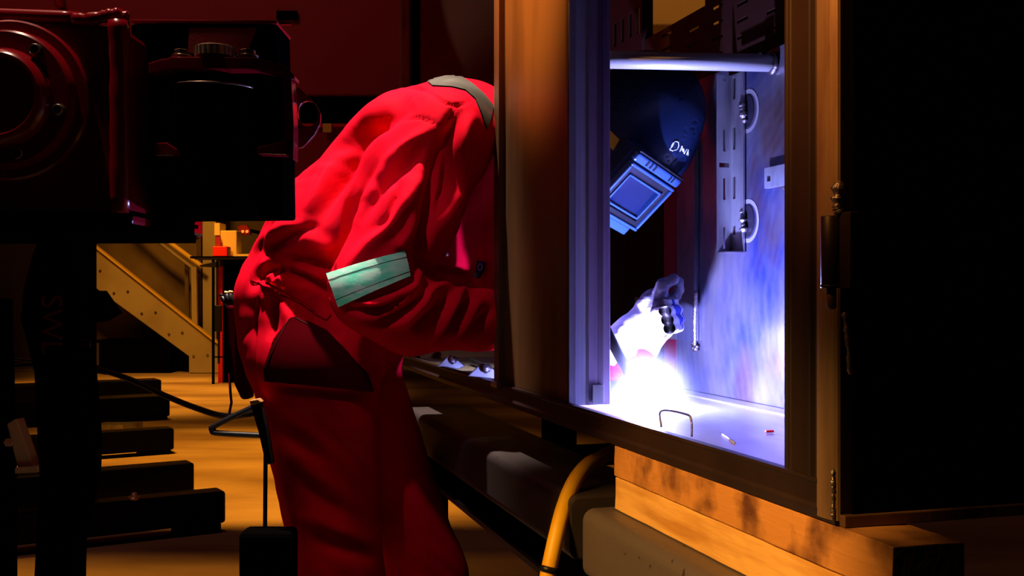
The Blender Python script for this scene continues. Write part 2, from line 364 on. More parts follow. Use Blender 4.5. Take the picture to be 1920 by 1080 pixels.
obj('angle_foot', cb(a0, a1+.003, tL, TB-.002, zb-.002, zb), 'weld', ang)
for y0 in (210, 415):
    c = C(1394, y0, TB-.004)
    def disc(r0, r1, d, hh):
        v = []; f = []
        n = 28
        for k in range(n):
            a = 2*math.pi*k/n
            for r in (r0, r1): v.append(F(c[0]-.010+r*1.5*math.cos(a), TB-d, c[2]+r*hh*math.sin(a)))
        for k in range(n):
            a = 2*k; b = 2*((k+1) % n); f.append((a, a+1, b+1, b))
        return v, f
    obj('heat_ring', disc(.021, .026, .0008, 1.5), 'heat', backp)
    obj('scorch_mark', disc(.0, .015, .0010, 1.9), 'scorch', backp)
    obj('weld_bead', blob_path([F(c[0]+.004, TB-.005, c[2]+.022), F(c[0]-.002, TB-.006, c[2]), F(c[0]-.004, TB-.004, c[2]-.020)], .0062, .5), 'weld', ang, True)
# tab with hole at the right
g0, g1 = S_of(1478, TB-.006), S_of(1437, TB-.006)
gh = [(g1-.020, g1-.009, Z_of(342, g1, TB), Z_of(331, g1, TB))]
tb = obj('tab_plate', holed(g0-.05, g1, Z_of(354, g1, TB), Z_of(316, g1, TB), gh, lambda u, w, d: F(u, TB-.010+d, w), .008), 'galv', backp, label='pale tab with one hole')
obj('weld_bead', blob_path([F(g0+.02, TB-.005, Z_of(358, g1, TB)), F(g0-.02, TB-.006, Z_of(360, g1, TB)), F(g0-.05, TB-.005, Z_of(361, g1, TB))], .004, .3), 'weld', tb, True)
# cross tube
pr = C(1447, 118, TB-.004); zl = Z_of(111, S_of(1150, .08), .08)
pa = F(pr[0], TB-.002, pr[2]); pb = F(.800, T1-.03, pr[2]+.0)
ct = obj('cross_tube', tube([pa, pb], .0148, 28), 'pipe', cab, True, label='round steel cross tube welded to the back plate')
obj('weld_bead', tube([pa+Vector((math.cos(a)*.0, 0, 0))+U*math.cos(a)*.0165+Vector((0, 0, math.sin(a)*.0165))-V*.003 for a in np.linspace(0, 2*math.pi, 28)], [.0035*(1+random.uniform(-.4, .4)) for _ in range(28)], 8), 'weld', ct, True)
# torn top edge of back plate: small clip plates
obj('edge_clip', join(cb(S_of(1440, TB)-.0, S_of(1384, TB), TB-.012, TB-.004, ztop-.006, ztop-.002), cb(S_of(1440, TB), S_of(1425, TB), TB-.014, TB-.004, ztop-.03, ztop-.004)), 'galv', backp, bevel=.001)
# slotted sheets above
u0, u1 = S_of(1500, TB+.01), S_of(1209, TB+.01)
um = S_of(1322, TB+.01)
holes = []
for cx, w in ((1250, 18), (1300, 20), (1345, 20), (1392, 20), (1447, 18), (1485, 18)):
    ua, ub = S_of(cx+w/2, TB+.01), S_of(cx-w/2, TB+.01)
    for r in range(15):
        zz = ztop+.006+r*.030+(0 if cx in (1250, 1345, 1447) else .011)
        holes.append((ua, ub, zz, zz+.0065))
fsh = lambda u, w, d: F(u, TB+.010+d, w)
obj('slotted_sheet', holed(u0, um, ztop+.002, TOP-.06, [h for h in holes if h[0] > u0 and h[1] < um and h[3] < TOP-.07], fsh, .003), 'panel_dark', cab, label='brown rear sheet pierced by short horizontal slots')
obj('slotted_sheet', holed(um+.001, u1, ztop+.002, .56, [h for h in holes if h[0] > um and h[1] < u1 and h[3] < .55], fsh, .003), 'panel_dark', cab, label='lower brown rear sheet with short horizontal slots')
holes = []
for k in range(14):
    xk = 1196-k*14.5; ua = S_of(xk+3, TB+.01); ub = S_of(xk-3, TB+.01)
    holes.append((ua, ub, .583, .640))
obj('slotted_sheet', holed(u1+.012, 2.2, ztop-.02, TOP-.06, [h for h in holes if h[0] > u1+.02 and h[1] < 2.19], fsh, .003), 'panel_dark', cab, label='brown rear sheet pierced by tall vertical slots')
obj('rear_rail', cb(u0, SX, TB+.002, TB+.03, TOP-.05, TOP), 'panel_dark', cab)
obj('rear_post', cb(SX-.03, SX, TB-.02, TB+.03, ZB, TOP), 'panel_dark', cab)
obj('rear_post', cb(0.0, .03, TB+.004, TB+.03, ZB, TOP), 'black_steel', cab)
obj('rear_post', cb(u1+.001, u1+.011, TB+.004, TB+.03, ztop-.02, TOP), 'panel_dark', cab)
obj('rear_base_rail', cb(SB, SX, TB-.003, TB+.03, ZB, ZF+.01), 'panel_dark', cab)
# end panels
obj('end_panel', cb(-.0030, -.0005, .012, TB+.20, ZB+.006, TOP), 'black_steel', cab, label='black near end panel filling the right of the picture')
obj('end_panel', cb(SX+.002, SX+.004, 0, TB, ZB, TOP), 'panel_far', cab, label='brown far end panel behind the welder')
obj('end_post', profile([(SX, -.004), (SX, .022), (SX-.004, .022), (SX-.004, .004), (SX-.035, .004), (SX-.035, -.004)], ZB, TOP), 'steel_mill', cab)
obj('inner_post', cb(SX-.012, SX-.002, .028, .055, ZF, TOP), 'black_steel', cab)
obj('top_rail', cb(0, SX, 0, .05, TOP, TOP+.04), 'steel_mill', cab)
obj('top_rail', cb(0, SX, TB-.01, TB+.03, TOP, TOP+.04), 'steel_mill', cab)

# ------------------------------------------------------------------ timbers, girders, trestle, hose
z1, z2, z3 = ZB-.0015, ZB-.0455, ZB-.0925
st_ = S_of(1155, 0)
def timber(name, z0, z1, s0, s1, m, label, seed):
    rnd = random.Random(seed)
    ns = 26; v = []; f = []
    for i in range(ns+1):
        s = s0+(s1-s0)*i/ns
        j = lambda a: rnd.uniform(-a, a)
        for (t, z) in ((-.003+j(.0007), z0+.001), (-.003+j(.0006), (z0+z1)/2), (-.002+j(.0006), z1+j(.0004)), (.040, z1), (.072, z1-.001), (.072, z0), (.03, z0)):
            v.append(F(s, t, z))
    k = 7
    for i in range(ns):
        for q in range(k):
            a = i*k+q; b = i*k+(q+1) % k; f.append((a, b, b+k, a+k))
    f += [tuple(range(k)), tuple(range(ns*k+k-1, ns*k-1, -1))]
    o = obj(name, (v, f), [m, 'wood_end'], bevel=.001)
    for p in o.data.polygons:
        if len(p.vertices) == 7: p.material_index = 1
    return tag(o, label, 'timber', 'timbers packing up the cabinet')
timber('timber_packer', z2, z1, -.082, st_+.0, 'wood_old', 'upper, redder and scorched timber directly under the steel cabinet', 1)
timber('timber_packer', z3, z2-.0008, -.080, st_-.004, 'wood_edge', 'lower, pale clean timber lying on the grey girder', 2)
def girder(name, s0, s1, t0, t1, zt, zb, r, label, m='girder'):
    q = []
    for (ct_, cz, a0) in ((t0+r, zb+r, 180), (t0+r, zt-r, 90), (t1-r, zt-r, 0), (t1-r, zb+r, 270)):
        for k in range(7):
            a = math.radians(a0+(-1)*0)
            a = math.radians({180: 270, 90: 180, 0: 90, 270: 360}[a0]-k*15)
            q.append((ct_+r*math.cos(a), cz+r*math.sin(a)))
    p = [F(s0, t, z) for t, z in q]
    return tag(obj(name, prism(p, Vector((0, 0, 0)), U*(s1-s0)), m, smooth=False, bevel=.004), label, 'girder', 'girders carrying the cabinet')
sg = S_of(1085, -.05)
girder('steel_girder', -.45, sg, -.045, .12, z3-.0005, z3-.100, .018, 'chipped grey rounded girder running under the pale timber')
girder('steel_girder', sg+.035, 1.9, -.052, .12, z3+.010, z3-.085, .016, 'grey girder section behind the yellow hose, shade put in its colour', 'girder_dark')
zt_ = z3-.101
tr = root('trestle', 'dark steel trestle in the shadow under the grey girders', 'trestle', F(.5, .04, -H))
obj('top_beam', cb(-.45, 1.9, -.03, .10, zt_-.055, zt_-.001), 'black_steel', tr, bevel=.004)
obj('ledge', cb(-.45, 1.9, -.040, -.031, zt_-.050, zt_-.040), 'girder', tr)
for s in (-.38, .62, 1.8):
    for t in (-.01, .30):
        obj('leg', cb(s, s+.06, t, t+.05, -H+.012, zt_-.056 if t < .1 else zt_-.001), 'black_steel', tr, bevel=.003)
        obj('foot_plate', cb(s-.03, s+.09, t-.03, t+.08, -H+.001, -H+.012), 'black_steel', tr)
    obj('cross_member', cb(s, s+.06, .05, .60, zt_-.05, zt_), 'black_steel', tr)
    obj('rear_support', cb(s, s+.06, TB-.05, TB+.03, zt_, ZB-.002), 'black_steel', tr, bevel=.002)
pts = [F(.80, .10, -.262), P(1128, 858, 1.71), P(1100, 874, 1.66), P(1076, 905, 1.62), P(1058, 948, 1.59), P(1044, 1000, 1.565), P(1033, 1050, 1.55), P(1018, 1120, 1.54), P(985, 1260, 1.52), P(900, 1500, 1.55), P(840, 1800, 1.72)]
pts[-1].z = .06; pts[-1].y = 1.80; pts.append(Vector((-.5, 1.95, .025))); pts.append(Vector((-1.0, 2.4, .025)))
hose = tag(obj('air_hose', tube(bez(pts, 14), .0118, 18), 'hose', smooth=True), 'bright yellow rubber hose looping down over the grey girder', 'hose')
hd = (P(1018, 1120, 1.54)-P(1033, 1050, 1.55)).normalized()
obj('hose_clamp', lathe(P(1030.5, 1062, 1.5475), hd, [(0, .0126), (.002, .0142), (.007, .0142), (.009, .0126)], 20), 'black_pl', hose, True)

# ------------------------------------------------------------------ arc, fume, torch, rod, small things on the cabinet floor
aw = root('welding_arc', 'blinding white welding arc at the edge of the cabinet floor', 'arc', ARC)
ico = bmesh.new(); bmesh.ops.create_icosphere(ico, subdivisions=3, radius=.011); 
for v in ico.verts: v.co.z *= .9
av = [ARC+Vector((0, 0, 0))+v.co for v in ico.verts]; af = [[v.index for v in f.verts] for f in ico.faces]; ico.free()
obj('arc_core', (av, af), 'arc', aw, True)
arc_l = bpy.data.objects['arc_light']; arc_l.location = ARC+Vector((0, 0, .02))
# fume haze added around the arc for its glow
fm = bpy.data.materials.new('weld_fume'); fm.use_nodes = True; nt = fm.node_tree; nt.nodes.clear()
out = nt.nodes.new('ShaderNodeOutputMaterial'); vs = nt.nodes.new('ShaderNodeVolumeScatter'); vs.inputs['Anisotropy'].default_value = .2
vs.inputs['Color'].default_value = (.9, .93, 1, 1)
tc = nt.nodes.new('ShaderNodeTexCoord'); ln = nt.nodes.new('ShaderNodeVectorMath'); ln.operation = 'LENGTH'
mr = nt.nodes.new('ShaderNodeMapRange'); mr.interpolation_type = 'SMOOTHSTEP'; mr.inputs[1].default_value = .14; mr.inputs[2].default_value = .0; mr.inputs[3].default_value = 0; mr.inputs[4].default_value = 1
pw = nt.nodes.new('ShaderNodeMath'); pw.operation = 'POWER'; pw.inputs[1].default_value = 2.2
ml = nt.nodes.new('ShaderNodeMath'); ml.operation = 'MULTIPLY'; ml.inputs[1].default_value = 2.6
nt.links.new(tc.outputs['Object'], ln.inputs[0]); nt.links.new(ln.outputs['Value'], mr.inputs[0]); nt.links.new(mr.outputs[0], pw.inputs[0]); nt.links.new(pw.outputs[0], ml.inputs[0])
nt.links.new(ml.outputs[0], vs.inputs['Density']); nt.links.new(vs.outputs[0], out.inputs['Volume'])
M['fume'] = fm
ico = bmesh.new(); bmesh.ops.create_icosphere(ico, subdivisions=3, radius=.142)
fu = obj('weld_fume', ([v.co.copy() for v in ico.verts], [[v.index for v in f.verts] for f in ico.faces]), 'fume'); ico.free()
fu.location = ARC; tag(fu, 'thin haze of weld fume added around the arc for its glow', 'smoke', kind='stuff')

# electrode torch held by the hidden right hand
tor = root('welding_torch', 'dark slim welding torch pointing down at the arc', 'torch', P(1140, 620, 1.80))
ta, tb_ = P(1106, 560, 1.92), P(1196, 735, 1.785)
d = tb_-ta
obj('torch_neck', tube([ta, ta+d*.5, ta+d*.88], [.0095, .0095, .0085], 18), 'black_pl', tor, True)
obj('nozzle', tube([ta+d*.86, ta+d*.97, ta+d*1.02], [.0085, .0072, .0055], 18), 'steel_mill', tor, True)
obj('electrode', tube([ta+d*1.02, ta+d*1.10], [.0016, .0008], 8), 'weld', tor, True)
obj('torch_handle', tube([ta-d*.55, ta-d*.3, ta+d*.02], [.014, .016, .013], 18), 'black_pl', tor, True)
obj('torch_cable', tube(bez([ta-d*.55, ta-d*.9+Vector((-.03, .05, -.02)), F(1.30, .10, ZF+.02), F(1.9, .12, ZF+.012)], 10), .008, 12), 'black_pl', tor, True)
rod = tag(obj('filler_rod', tube([P(1236, 560, 1.945), P(1230, 640, 1.885), P(1218, 745, 1.80)], .0011, 8), 'weld', smooth=True), 'thin straight metal filler rod held in the white glove', 'rod')
def rrect(c0, w, h, r, th, nrm, updir):
    x = updir.cross(nrm).normalized()
    pts = []
    for cx, cy, a0 in ((w/2-r, h/2-r, 0), (-w/2+r, h/2-r, 90), (-w/2+r, -h/2+r, 180), (w/2-r, -h/2+r, 270)):
        for k in range(6):
            a = math.radians(a0+k*18); pts.append(c0+x*(cx+r*math.cos(a))+updir*(cy+r*math.sin(a)))
    return pts
ub = F(*C(1272, 795, .045))
q = bez([F(S_of(1240, .05), .05, ZF+.003), F(S_of(1240, .05), .05, ZF+.026), F(S_of(1285, .05), .05, ZF+.030), F(S_of(1296, .05), .05, ZF+.024), F(S_of(1297, .05), .05, ZF+.002)], 8)
tag(obj('wire_loop', tube(q, .0016, 8), 'weld', smooth=True), 'small bent rod loop standing beside the arc', 'bracket')
fz = lambda px, py: (lambda t: t)(0)
def on_floor(px, py):
    Y = -ZF*FP/(py-550); x = (px-960)/FP*Y
    return Vector((x, Y, H+ZF+.0015))
tag(obj('wire_offcut', tube([on_floor(1355, 817), on_floor(1366, 824), on_floor(1377, 833)], .0013, 8), 'heat', smooth=True), 'short pale wire offcut lying on the scratched cabinet floor', 'wire')
oc = on_floor(1443, 812)
tag(obj('paint_chip', box(-.006, .006, -.004, .004, -.0005, .0025, lambda x, y, z: oc+Vector((x, y+x*.3, z))), 'redlit', bevel=.001), 'tiny red chip near the back right of the cabinet floor', 'chip')
def clamp_bit(px, py, Y, label):
    c = P(px, py, Y)
    r = root('steel_clip', label, 'clip', c)
    obj('jaw', prism([c+Vector((-.035, 0, -.012)), c+Vector((-.005, 0, .016)), c+Vector((.012, 0, .008)), c+Vector((.034, 0, -.010)), c+Vector((.02, 0, -.018))], Vector((0, -.01, 0)), Vector((0, .012, 0))), 'galv', r, bevel=.002)
    obj('screw', lathe(c+Vector((.004, -.012, .001)), Vector((.3, -1, .5)), [(-.01, .006), (.006, .006), (.008, .009), (.014, .009)], 12), 'weld', r, True)
clamp_bit(846, 678, 2.62, 'bright bent steel clip on the cabinet sill under the red sleeve')
clamp_bit(908, 694, 2.26, 'small bright steel clip beside the foot of the wide mullion')

# ------------------------------------------------------------------ implicit surface tools
class Field:
    def __init__(s, lo, hi, h):
        s.lo = np.array(lo, float); s.h = h
        s.n = np.ceil((np.array(hi)-s.lo)/h).astype(int)+1
        s.ax = [s.lo[i]+np.arange(s.n[i])*h for i in range(3)]
        s.f = np.full(tuple(s.n), 1.0, np.float32)
    def _sub(s, pts, pad):
        lo = np.min(pts, 0)-pad; hi = np.max(pts, 0)+pad
        i0 = np.clip(((lo-s.lo)/s.h).astype(int), 0, s.n-1); i1 = np.clip(((hi-s.lo)/s.h).astype(int)+2, 1, s.n)
        sl = tuple(slice(a, b) for a, b in zip(i0, i1))
        return sl, s.ax[0][sl[0]][:, None, None], s.ax[1][sl[1]][None, :, None], s.ax[2][sl[2]][None, None, :]
    def cap(s, a, b, ra, rb, k=.03, sy=1.0):
        """tapered capsule, Y squeezed by sy"""
        a = np.array(a, float); b = np.array(b, float)
        sl, x, y, z = s._sub([a, b], max(ra, rb)/min(sy, 1)+.08)
        d = b-a; d2 = d*np.array([1, sy, 1]); L = max((d2**2).sum(), 1e-9)
        X = x-a[0]; Y = (y-a[1])*sy; Z = z-a[2]
        t = np.clip((X*d2[0]+Y*d2[1]+Z*d2[2])/L, 0, 1)
        q = np.sqrt((X-t*d2[0])**2+(Y-t*d2[1])**2+(Z-t*d2[2])**2)-(ra+(rb-ra)*t)
        s._un(sl, q.astype(np.float32), k)
    def ell(s, c, axes, rad, k=.02, p=2.0):
        c = np.array(c, float)
        sl, x, y, z = s._sub([c], max(rad)*1.2+.05)
        X, Y, Z = x-c[0], y-c[1], z-c[2]
        q = 0
        for A, r in zip(axes, rad): q = q+np.abs((X*A[0]+Y*A[1]+Z*A[2])/r)**p
        q = (q**(1/p)-1)*min(rad)
        s._un(sl, q.astype(np.float32), k)
    def _un(s, sl, q, k):
        g = s.f[sl]; h = np.maximum(k-np.abs(g-q), 0)/k
        s.f[sl] = np.minimum(g, q)-h*h*k*.25
    def mesh(s):
        f = s.f; neg = f < 0
        nx, ny, nz = f.shape
        c = np.zeros((nx-1, ny-1, nz-1), np.int8)
        for i in (0, 1):
            for j in (0, 1):
                for k in (0, 1): c += neg[i:nx-1+i, j:ny-1+j, k:nz-1+k]
        act = (c > 0) & (c < 8); idx = np.argwhere(act)
        ids = np.full(act.shape, -1, np.int64); ids[act] = np.arange(len(idx))
        acc = np.zeros((len(idx), 3)); cnt = np.zeros(len(idx))
        for ax in range(3):
            o1, o2 = [a for a in range(3) if a != ax]
            for p in (0, 1):
                for q in (0, 1):
                    A = idx.copy(); A[:, o1] += p; A[:, o2] += q; B = A.copy(); B[:, ax] += 1
                    fa = f[tuple(A.T)]; fb = f[tuple(B.T)]; m = (fa < 0) != (fb < 0)
                    t = fa[m]/(fa[m]-fb[m]); pt = A[m].astype(float); pt[:, ax] += t
                    acc[m] += pt; cnt[m] += 1
        v = s.lo+(acc/cnt[:, None])*s.h
        faces = []
        for ax in range(3):
            o1, o2 = [a for a in range(3) if a != ax]
            sl0 = [slice(None)]*3; sl1 = [slice(None)]*3; sl0[ax] = slice(0, -1); sl1[ax] = slice(1, None)
            e = neg[tuple(sl0)] != neg[tuple(sl1)]
            E = np.argwhere(e); E = E[(E[:, o1] > 0) & (E[:, o2] > 0) & (E[:, o1] < f.shape[o1]-1) & (E[:, o2] < f.shape[o2]-1)]
            qd = []
            for (p, q) in ((0, 0), (1, 0), (1, 1), (0, 1)):
                A = E.copy(); A[:, o1] -= p; A[:, o2] -= q; qd.append(ids[tuple(A.T)])
            qd = np.stack(qd, 1); flip = neg[tuple(E.T)]
            if ax == 1: flip = ~flip
            qd[flip] = qd[flip][:, ::-1]; faces.append(qd)
        F4 = np.concatenate(faces); c0 = v.mean(0); A = v[F4]-c0
        vol = (A[:, 0]*np.cross(A[:, 1], A[:, 2])).sum()+(A[:, 0]*np.cross(A[:, 2], A[:, 3])).sum()
        return v, (F4[:, ::-1] if vol < 0 else F4)
def np_obj(name, v, f, m, parent):
    me = bpy.data.meshes.new(name)
    me.vertices.add(len(v)); me.vertices.foreach_set('co', np.ascontiguousarray(v, np.float32).ravel())
    me.loops.add(len(f)*4); me.loops.foreach_set('vertex_index', np.ascontiguousarray(f, np.int32).ravel())
    me.polygons.add(len(f)); me.polygons.foreach_set('loop_start', np.arange(len(f), dtype=np.int32)*4)
    me.polygons.foreach_set('use_smooth', np.ones(len(f), bool))
    me.update(calc_edges=True); me.validate()
    for k in (m if isinstance(m, (list, tuple)) else [m]): me.materials.append(M[k])
    o = bpy.data.objects.new(name, me); COL.objects.link(o); o.parent = parent
    return o
def vnormals(v, f):
    n = np.zeros_like(v); a = np.cross(v[f[:, 2]]-v[f[:, 0]], v[f[:, 3]]-v[f[:, 1]])
    for k in range(4): np.add.at(n, f[:, k], a)
    return n/(np.linalg.norm(n, axis=1)[:, None]+1e-12)
def smooth_np(v, f, it, lam=.5):
    e = np.concatenate([f[:, [0, 1]], f[:, [1, 2]], f[:, [2, 3]], f[:, [3, 0]]]); 
    for _ in range(it):
        acc = np.zeros_like(v); c = np.zeros(len(v))
        for a, b in ((0, 1), (1, 0)):
            np.add.at(acc, e[:, a], v[e[:, b]]); np.add.at(c, e[:, a], 1)
        v = v+lam*(acc/c[:, None]-v)
    return v
def seg_dist(x, y, poly):
    best = np.full(len(x), 1e9); par = np.zeros(len(x)); tot = len(poly)-1
    for i in range(tot):
        (ax, ay), (bx, by) = poly[i], poly[i+1]; dx, dy = bx-ax, by-ay; L = dx*dx+dy*dy
        t = np.clip(((x-ax)*dx+(y-ay)*dy)/L, 0, 1); d = np.hypot(x-ax-t*dx, y-ay-t*dy)
        m = d < best; best[m] = d[m]; par[m] = (i+t[m])/tot
    return best, par
def cr2(pts, n=6):
    return [(p.x, p.y) for p in bez([Vector((a, b, 0)) for a, b in pts], n)]

# ------------------------------------------------------------------ the welder
man = root('person', 'welder in red overalls and dark helmet bent over into the steel cabinet', 'person', (-.38, 2.4, 0))
fd = Field((-.72, 1.74, -.02), (.34, 2.86, 1.62), .006)
# torso
pelA, pelB = P(578, 640, 2.34), P(590, 640, 2.50)
fd.cap(P(580, 632, 2.40), P(572, 560, 2.40), .152, .138, .05, .80)
fd.cap(P(572, 560, 2.40), P(640, 450, 2.39), .138, .150, .06, .78)
fd.cap(P(640, 450, 2.39), P(790, 310, 2.36), .150, .160, .06, .74)
fd.cap(P(790, 310, 2.37), P(858, 272, 2.37), .155, .135, .06, .78)
fd.cap(P(770, 400, 2.42), P(925, 400, 2.47), .115, .10, .08)      # chest front
fd.cap(P(870, 250, 2.31), P(985, 235, 2.20), .100, .070, .05)          # neck and collar
# near (right) arm
sh, el, wr = P(838, 262, 2.15), P(703, 540, 2.10), P(985, 610, 2.22)
fd.cap(P(850, 235, 2.24), sh, .090, .088, .05)
fd.cap(sh, P(770, 400, 2.11), .092, .090, .04)
fd.cap(P(770, 400, 2.11), el, .090, .084, .04)
fd.cap(el, P(770, 588, 2.12), .082, .078, .04)
fd.cap(P(770, 588, 2.12), P(905, 600, 2.17), .078, .058, .03)
fd.cap(P(905, 600, 2.17), wr, .058, .046, .03)
# far (left) arm
sh2, el2, wr2 = P(900, 300, 2.44), P(1015, 640, 2.22), P(1172, 668, 1.885)
wr2 = P(1180, 668, 1.965)
fd.cap(sh2, el2, .085, .062, .04)
fd.cap(el2, wr2, .060, .048, .03)
# legs
hipR, kneeR, ankR = P(592, 690, 2.30), P(642, 1120, 2.28), P(625, 1440, 2.30)
hipL, kneeL, ankL = P(640, 700, 2.52), P(800, 1080, 2.46), P(740, 1400, 2.50)
fd.cap(hipR, kneeR, .135, .088, .05); fd.cap(kneeR, ankR, .088, .072, .04)
fd.cap(hipL, kneeL, .135, .088, .05); fd.cap(kneeL, ankL, .088, .072, .04)
# fly and belly in the shade
fd.cap(P(690, 600, 2.42), P(800, 500, 2.38), .11, .12, .08, .8)
fd.cap(P(800, 510, 2.43), P(930, 520, 2.49), .11, .10, .06)
v, f = fd.mesh(); del fd
v = smooth_np(v, f, 2)
vsm = v.copy()
def env_all(poly): return poly[0][1] < 660 and abs(poly[0][0]-poly[-1][0])+abs(poly[0][1]-poly[-1][1]) > 60
def foldify(v, f, folds, cond=None):
    n = vnormals(v, f)
    px = 960+FP*v[:, 0]/v[:, 1]; py = 550-FP*(v[:, 2]-H)/v[:, 1]
    vd = -v+np.array([0, 0, H]); vd /= np.linalg.norm(vd, axis=1)[:, None]
    face = np.clip(((n*vd).sum(1)+.1)/.35, 0, 1)
    if cond is not None: face = face*cond(v, px, py)
    disp = np.zeros(len(v))
    for A, w, poly in folds:
        d, t = seg_dist(px, py, cr2(poly)); env = np.clip(np.minimum(t, 1-t)*3.2+.04, 0, 1)**.8
        disp += A*(.0024 if env_all(poly) else .0015)*np.exp(-(d/w)**2)*env
    # loose cloth everywhere: low frequency wandering creases
    X, Y, Z = v.T
    wv = np.sin(X*38+3*np.sin(Z*13+Y*9))*np.sin(Z*31+2.5*np.sin(X*17+Y*6))
    disp2 = .0010*wv+.0007*np.sin(X*90+Z*60+4*np.sin(Y*30+Z*20))
    return v+n*(disp*face+disp2)[:, None]
FOLDS = [
 # upper sleeve
 (9, 13, [(811, 237), (755, 287), (689, 359), (645, 453)]),
 (-9, 12, [(800, 262), (760, 305), (715, 345), (672, 420)]),
 (8, 14, [(806, 310), (757, 387), (702, 453), (650, 503)]),
 (-15, 13, [(848, 235), (816, 290), (806, 370), (790, 455), (765, 470)]),
 (9, 12, [(889, 210), (866, 264), (858, 359), (835, 430)]),
 (-9, 11, [(862, 200), (842, 262), (838, 350), (812, 430)]),
 (-7, 9, [(720, 300), (685, 360), (655, 420)]),
 (5, 8, [(664, 330), (642, 400), (634, 470)]),
 (-6, 8, [(745, 330), (735, 400), (700, 440)]),
 (6, 8, [(780, 400), (766, 440), (740, 465)]),
 # back
 (-16, 17, [(775, 190), (715, 222), (667, 262), (630, 345), (600, 420)]),
 (9, 15, [(735, 178), (660, 245), (610, 320), (575, 400)]),
 (-5, 7, [(690, 220), (620, 300), (575, 380)]),
 (5, 16, [(560, 440), (600, 458), (630, 470)]),
 (-14, 12, [(512, 478), (560, 490), (628, 508)]),
 (4, 10, [(470, 470), (520, 430), (570, 420)]),
 (-5, 8, [(490, 480), (530, 450), (600, 420)]),
 # waist gathers
 (-11, 8, [(470, 540), (500, 505), (560, 520), (640, 560)]),
 (5, 4, [(482, 520), (496, 488)]), (-5, 3.5, [(490, 524), (504, 490)]), (5, 4, [(500, 526), (512, 494)]), (-5, 3.5, [(508, 527), (520, 497)]), (5, 4, [(519, 529), (530, 500)]),
 # seat
 (6, 14, [(530, 560), (548, 610), (560, 650)]), (-7, 9, [(506, 540), (512, 590), (508, 640)]), (-6, 12, [(580, 560), (600, 610), (640, 640)]),
 # forearm
 (8, 8, [(642, 582), (697, 592), (755, 562), (790, 530)]),
 (10, 9, [(690, 612), (755, 604), (792, 570), (806, 548), (850, 532)]),
 (-9, 7, [(660, 602), (720, 602), (770, 575), (800, 545)]),
 (7, 6, [(660, 566), (705, 568), (767, 540), (790, 515)]),
 (-8, 6, [(668, 578), (715, 580), (765, 552)]),
 (-8, 10, [(770, 620), (808, 590), (840, 555)]),
 (9, 8, [(806, 645), (830, 607), (858, 560), (876, 540)]),
 (-8, 8, [(822, 640), (850, 600), (880, 555)]),
 (9, 9, [(839, 640), (872, 604), (905, 562)]),
 (-8, 9, [(870, 640), (900, 600), (930, 570)]),
 (-12, 9, [(775, 470), (800, 500), (850, 512), (890, 520)]),
 (8, 6, [(742, 470), (752, 458), (766, 470)]), (8, 6, [(770, 530), (784, 512), (786, 500)]),
 # legs
 (7, 15, [(520, 800), (569, 835), (610, 870)]), (7, 17, [(538, 865), (591, 920), (675, 982)]),
 (-7, 14, [(515, 835), (570, 885), (640, 940)]), (7, 16, [(587, 1005), (649, 1027), (712, 1050)]), (-10, 14, [(560, 960), (620, 1000), (700, 1020)]),
 (-7, 10, [(510, 720), (600, 735), (700, 740)]),
 # seams
 (-3.5, 2.4, [(668, 190), (705, 168), (760, 163), (800, 172), (835, 192), (865, 195), (884, 188)]),
 (-3.2, 2.4, [(862, 193), (845, 212), (828, 238)]),
 (-3, 2.4, [(668, 190), (612, 250), (560, 330), (512, 420), (478, 490)]),
 (-2.5, 2.4, [(478, 520), (520, 540), (600, 590)]), (-2.5, 2.4, [(492, 530), (480, 600), (478, 700), (500, 760)]),
 (-2.2, 2.2, [(740, 222), (790, 222), (828, 238)]),
]
v = foldify(v, f, FOLDS)
ov = np_obj('overalls', v, f, 'cloth', man)
nf = len(f)
bvh = BVHTree.FromPolygons([tuple(p) for p in v], [tuple(int(i) for i in q) for q in f])
eye = Vector((0, 0, H))
def cast(px, py, off=.002, tree=None):
    d = (P(px, py, 1)-eye).normalized(); h = (tree or bvh).ray_cast(eye, d)
    if h[0] is None: return None
    n = h[1]
    if n.dot(d) > 0: n = -n
    return h[0]+n*off, n
def patch(name, quad, m, parent, th=.0025, off=.003, nu=20, nv=10, tree=None, label=None, warp=None):
    """cloth patch draped on the body where the photograph shows it; quad corners TL,TR,BR,BL"""
    (a, b, c, d) = [Vector((x, y, 0)) for x, y in quad]
    g = {}; 
    for i in range(nu+1):
        for j in range(nv+1):
            u, w = i/nu, j/nv; p = (a*(1-u)+b*u)*(1-w)+(d*(1-u)+c*u)*w
            if warp: p = Vector(warp(p.x, p.y)+(0,)) if warp else p
            h = cast(p.x, p.y, off, tree)
            if h: g[i, j] = h
    v = []; idx = {}; f = []
    for k, (p, n) in g.items():
        idx[k] = len(v); v += [p, p-n*th]
    for i in range(nu):
        for j in range(nv):
            ks = [(i, j), (i+1, j), (i+1, j+1), (i, j+1)]
            if all(k in idx for k in ks):
                ps = [v[idx[k]] for k in ks]
                if max((ps[x]-ps[y]).length for x in range(4) for y in range(x)) > .09: continue
                I = [idx[k] for k in ks]; f.append(tuple(I)); f.append(tuple(i+1 for i in reversed(I)))
    return obj(name, (v, f), m, parent, True, label=label)
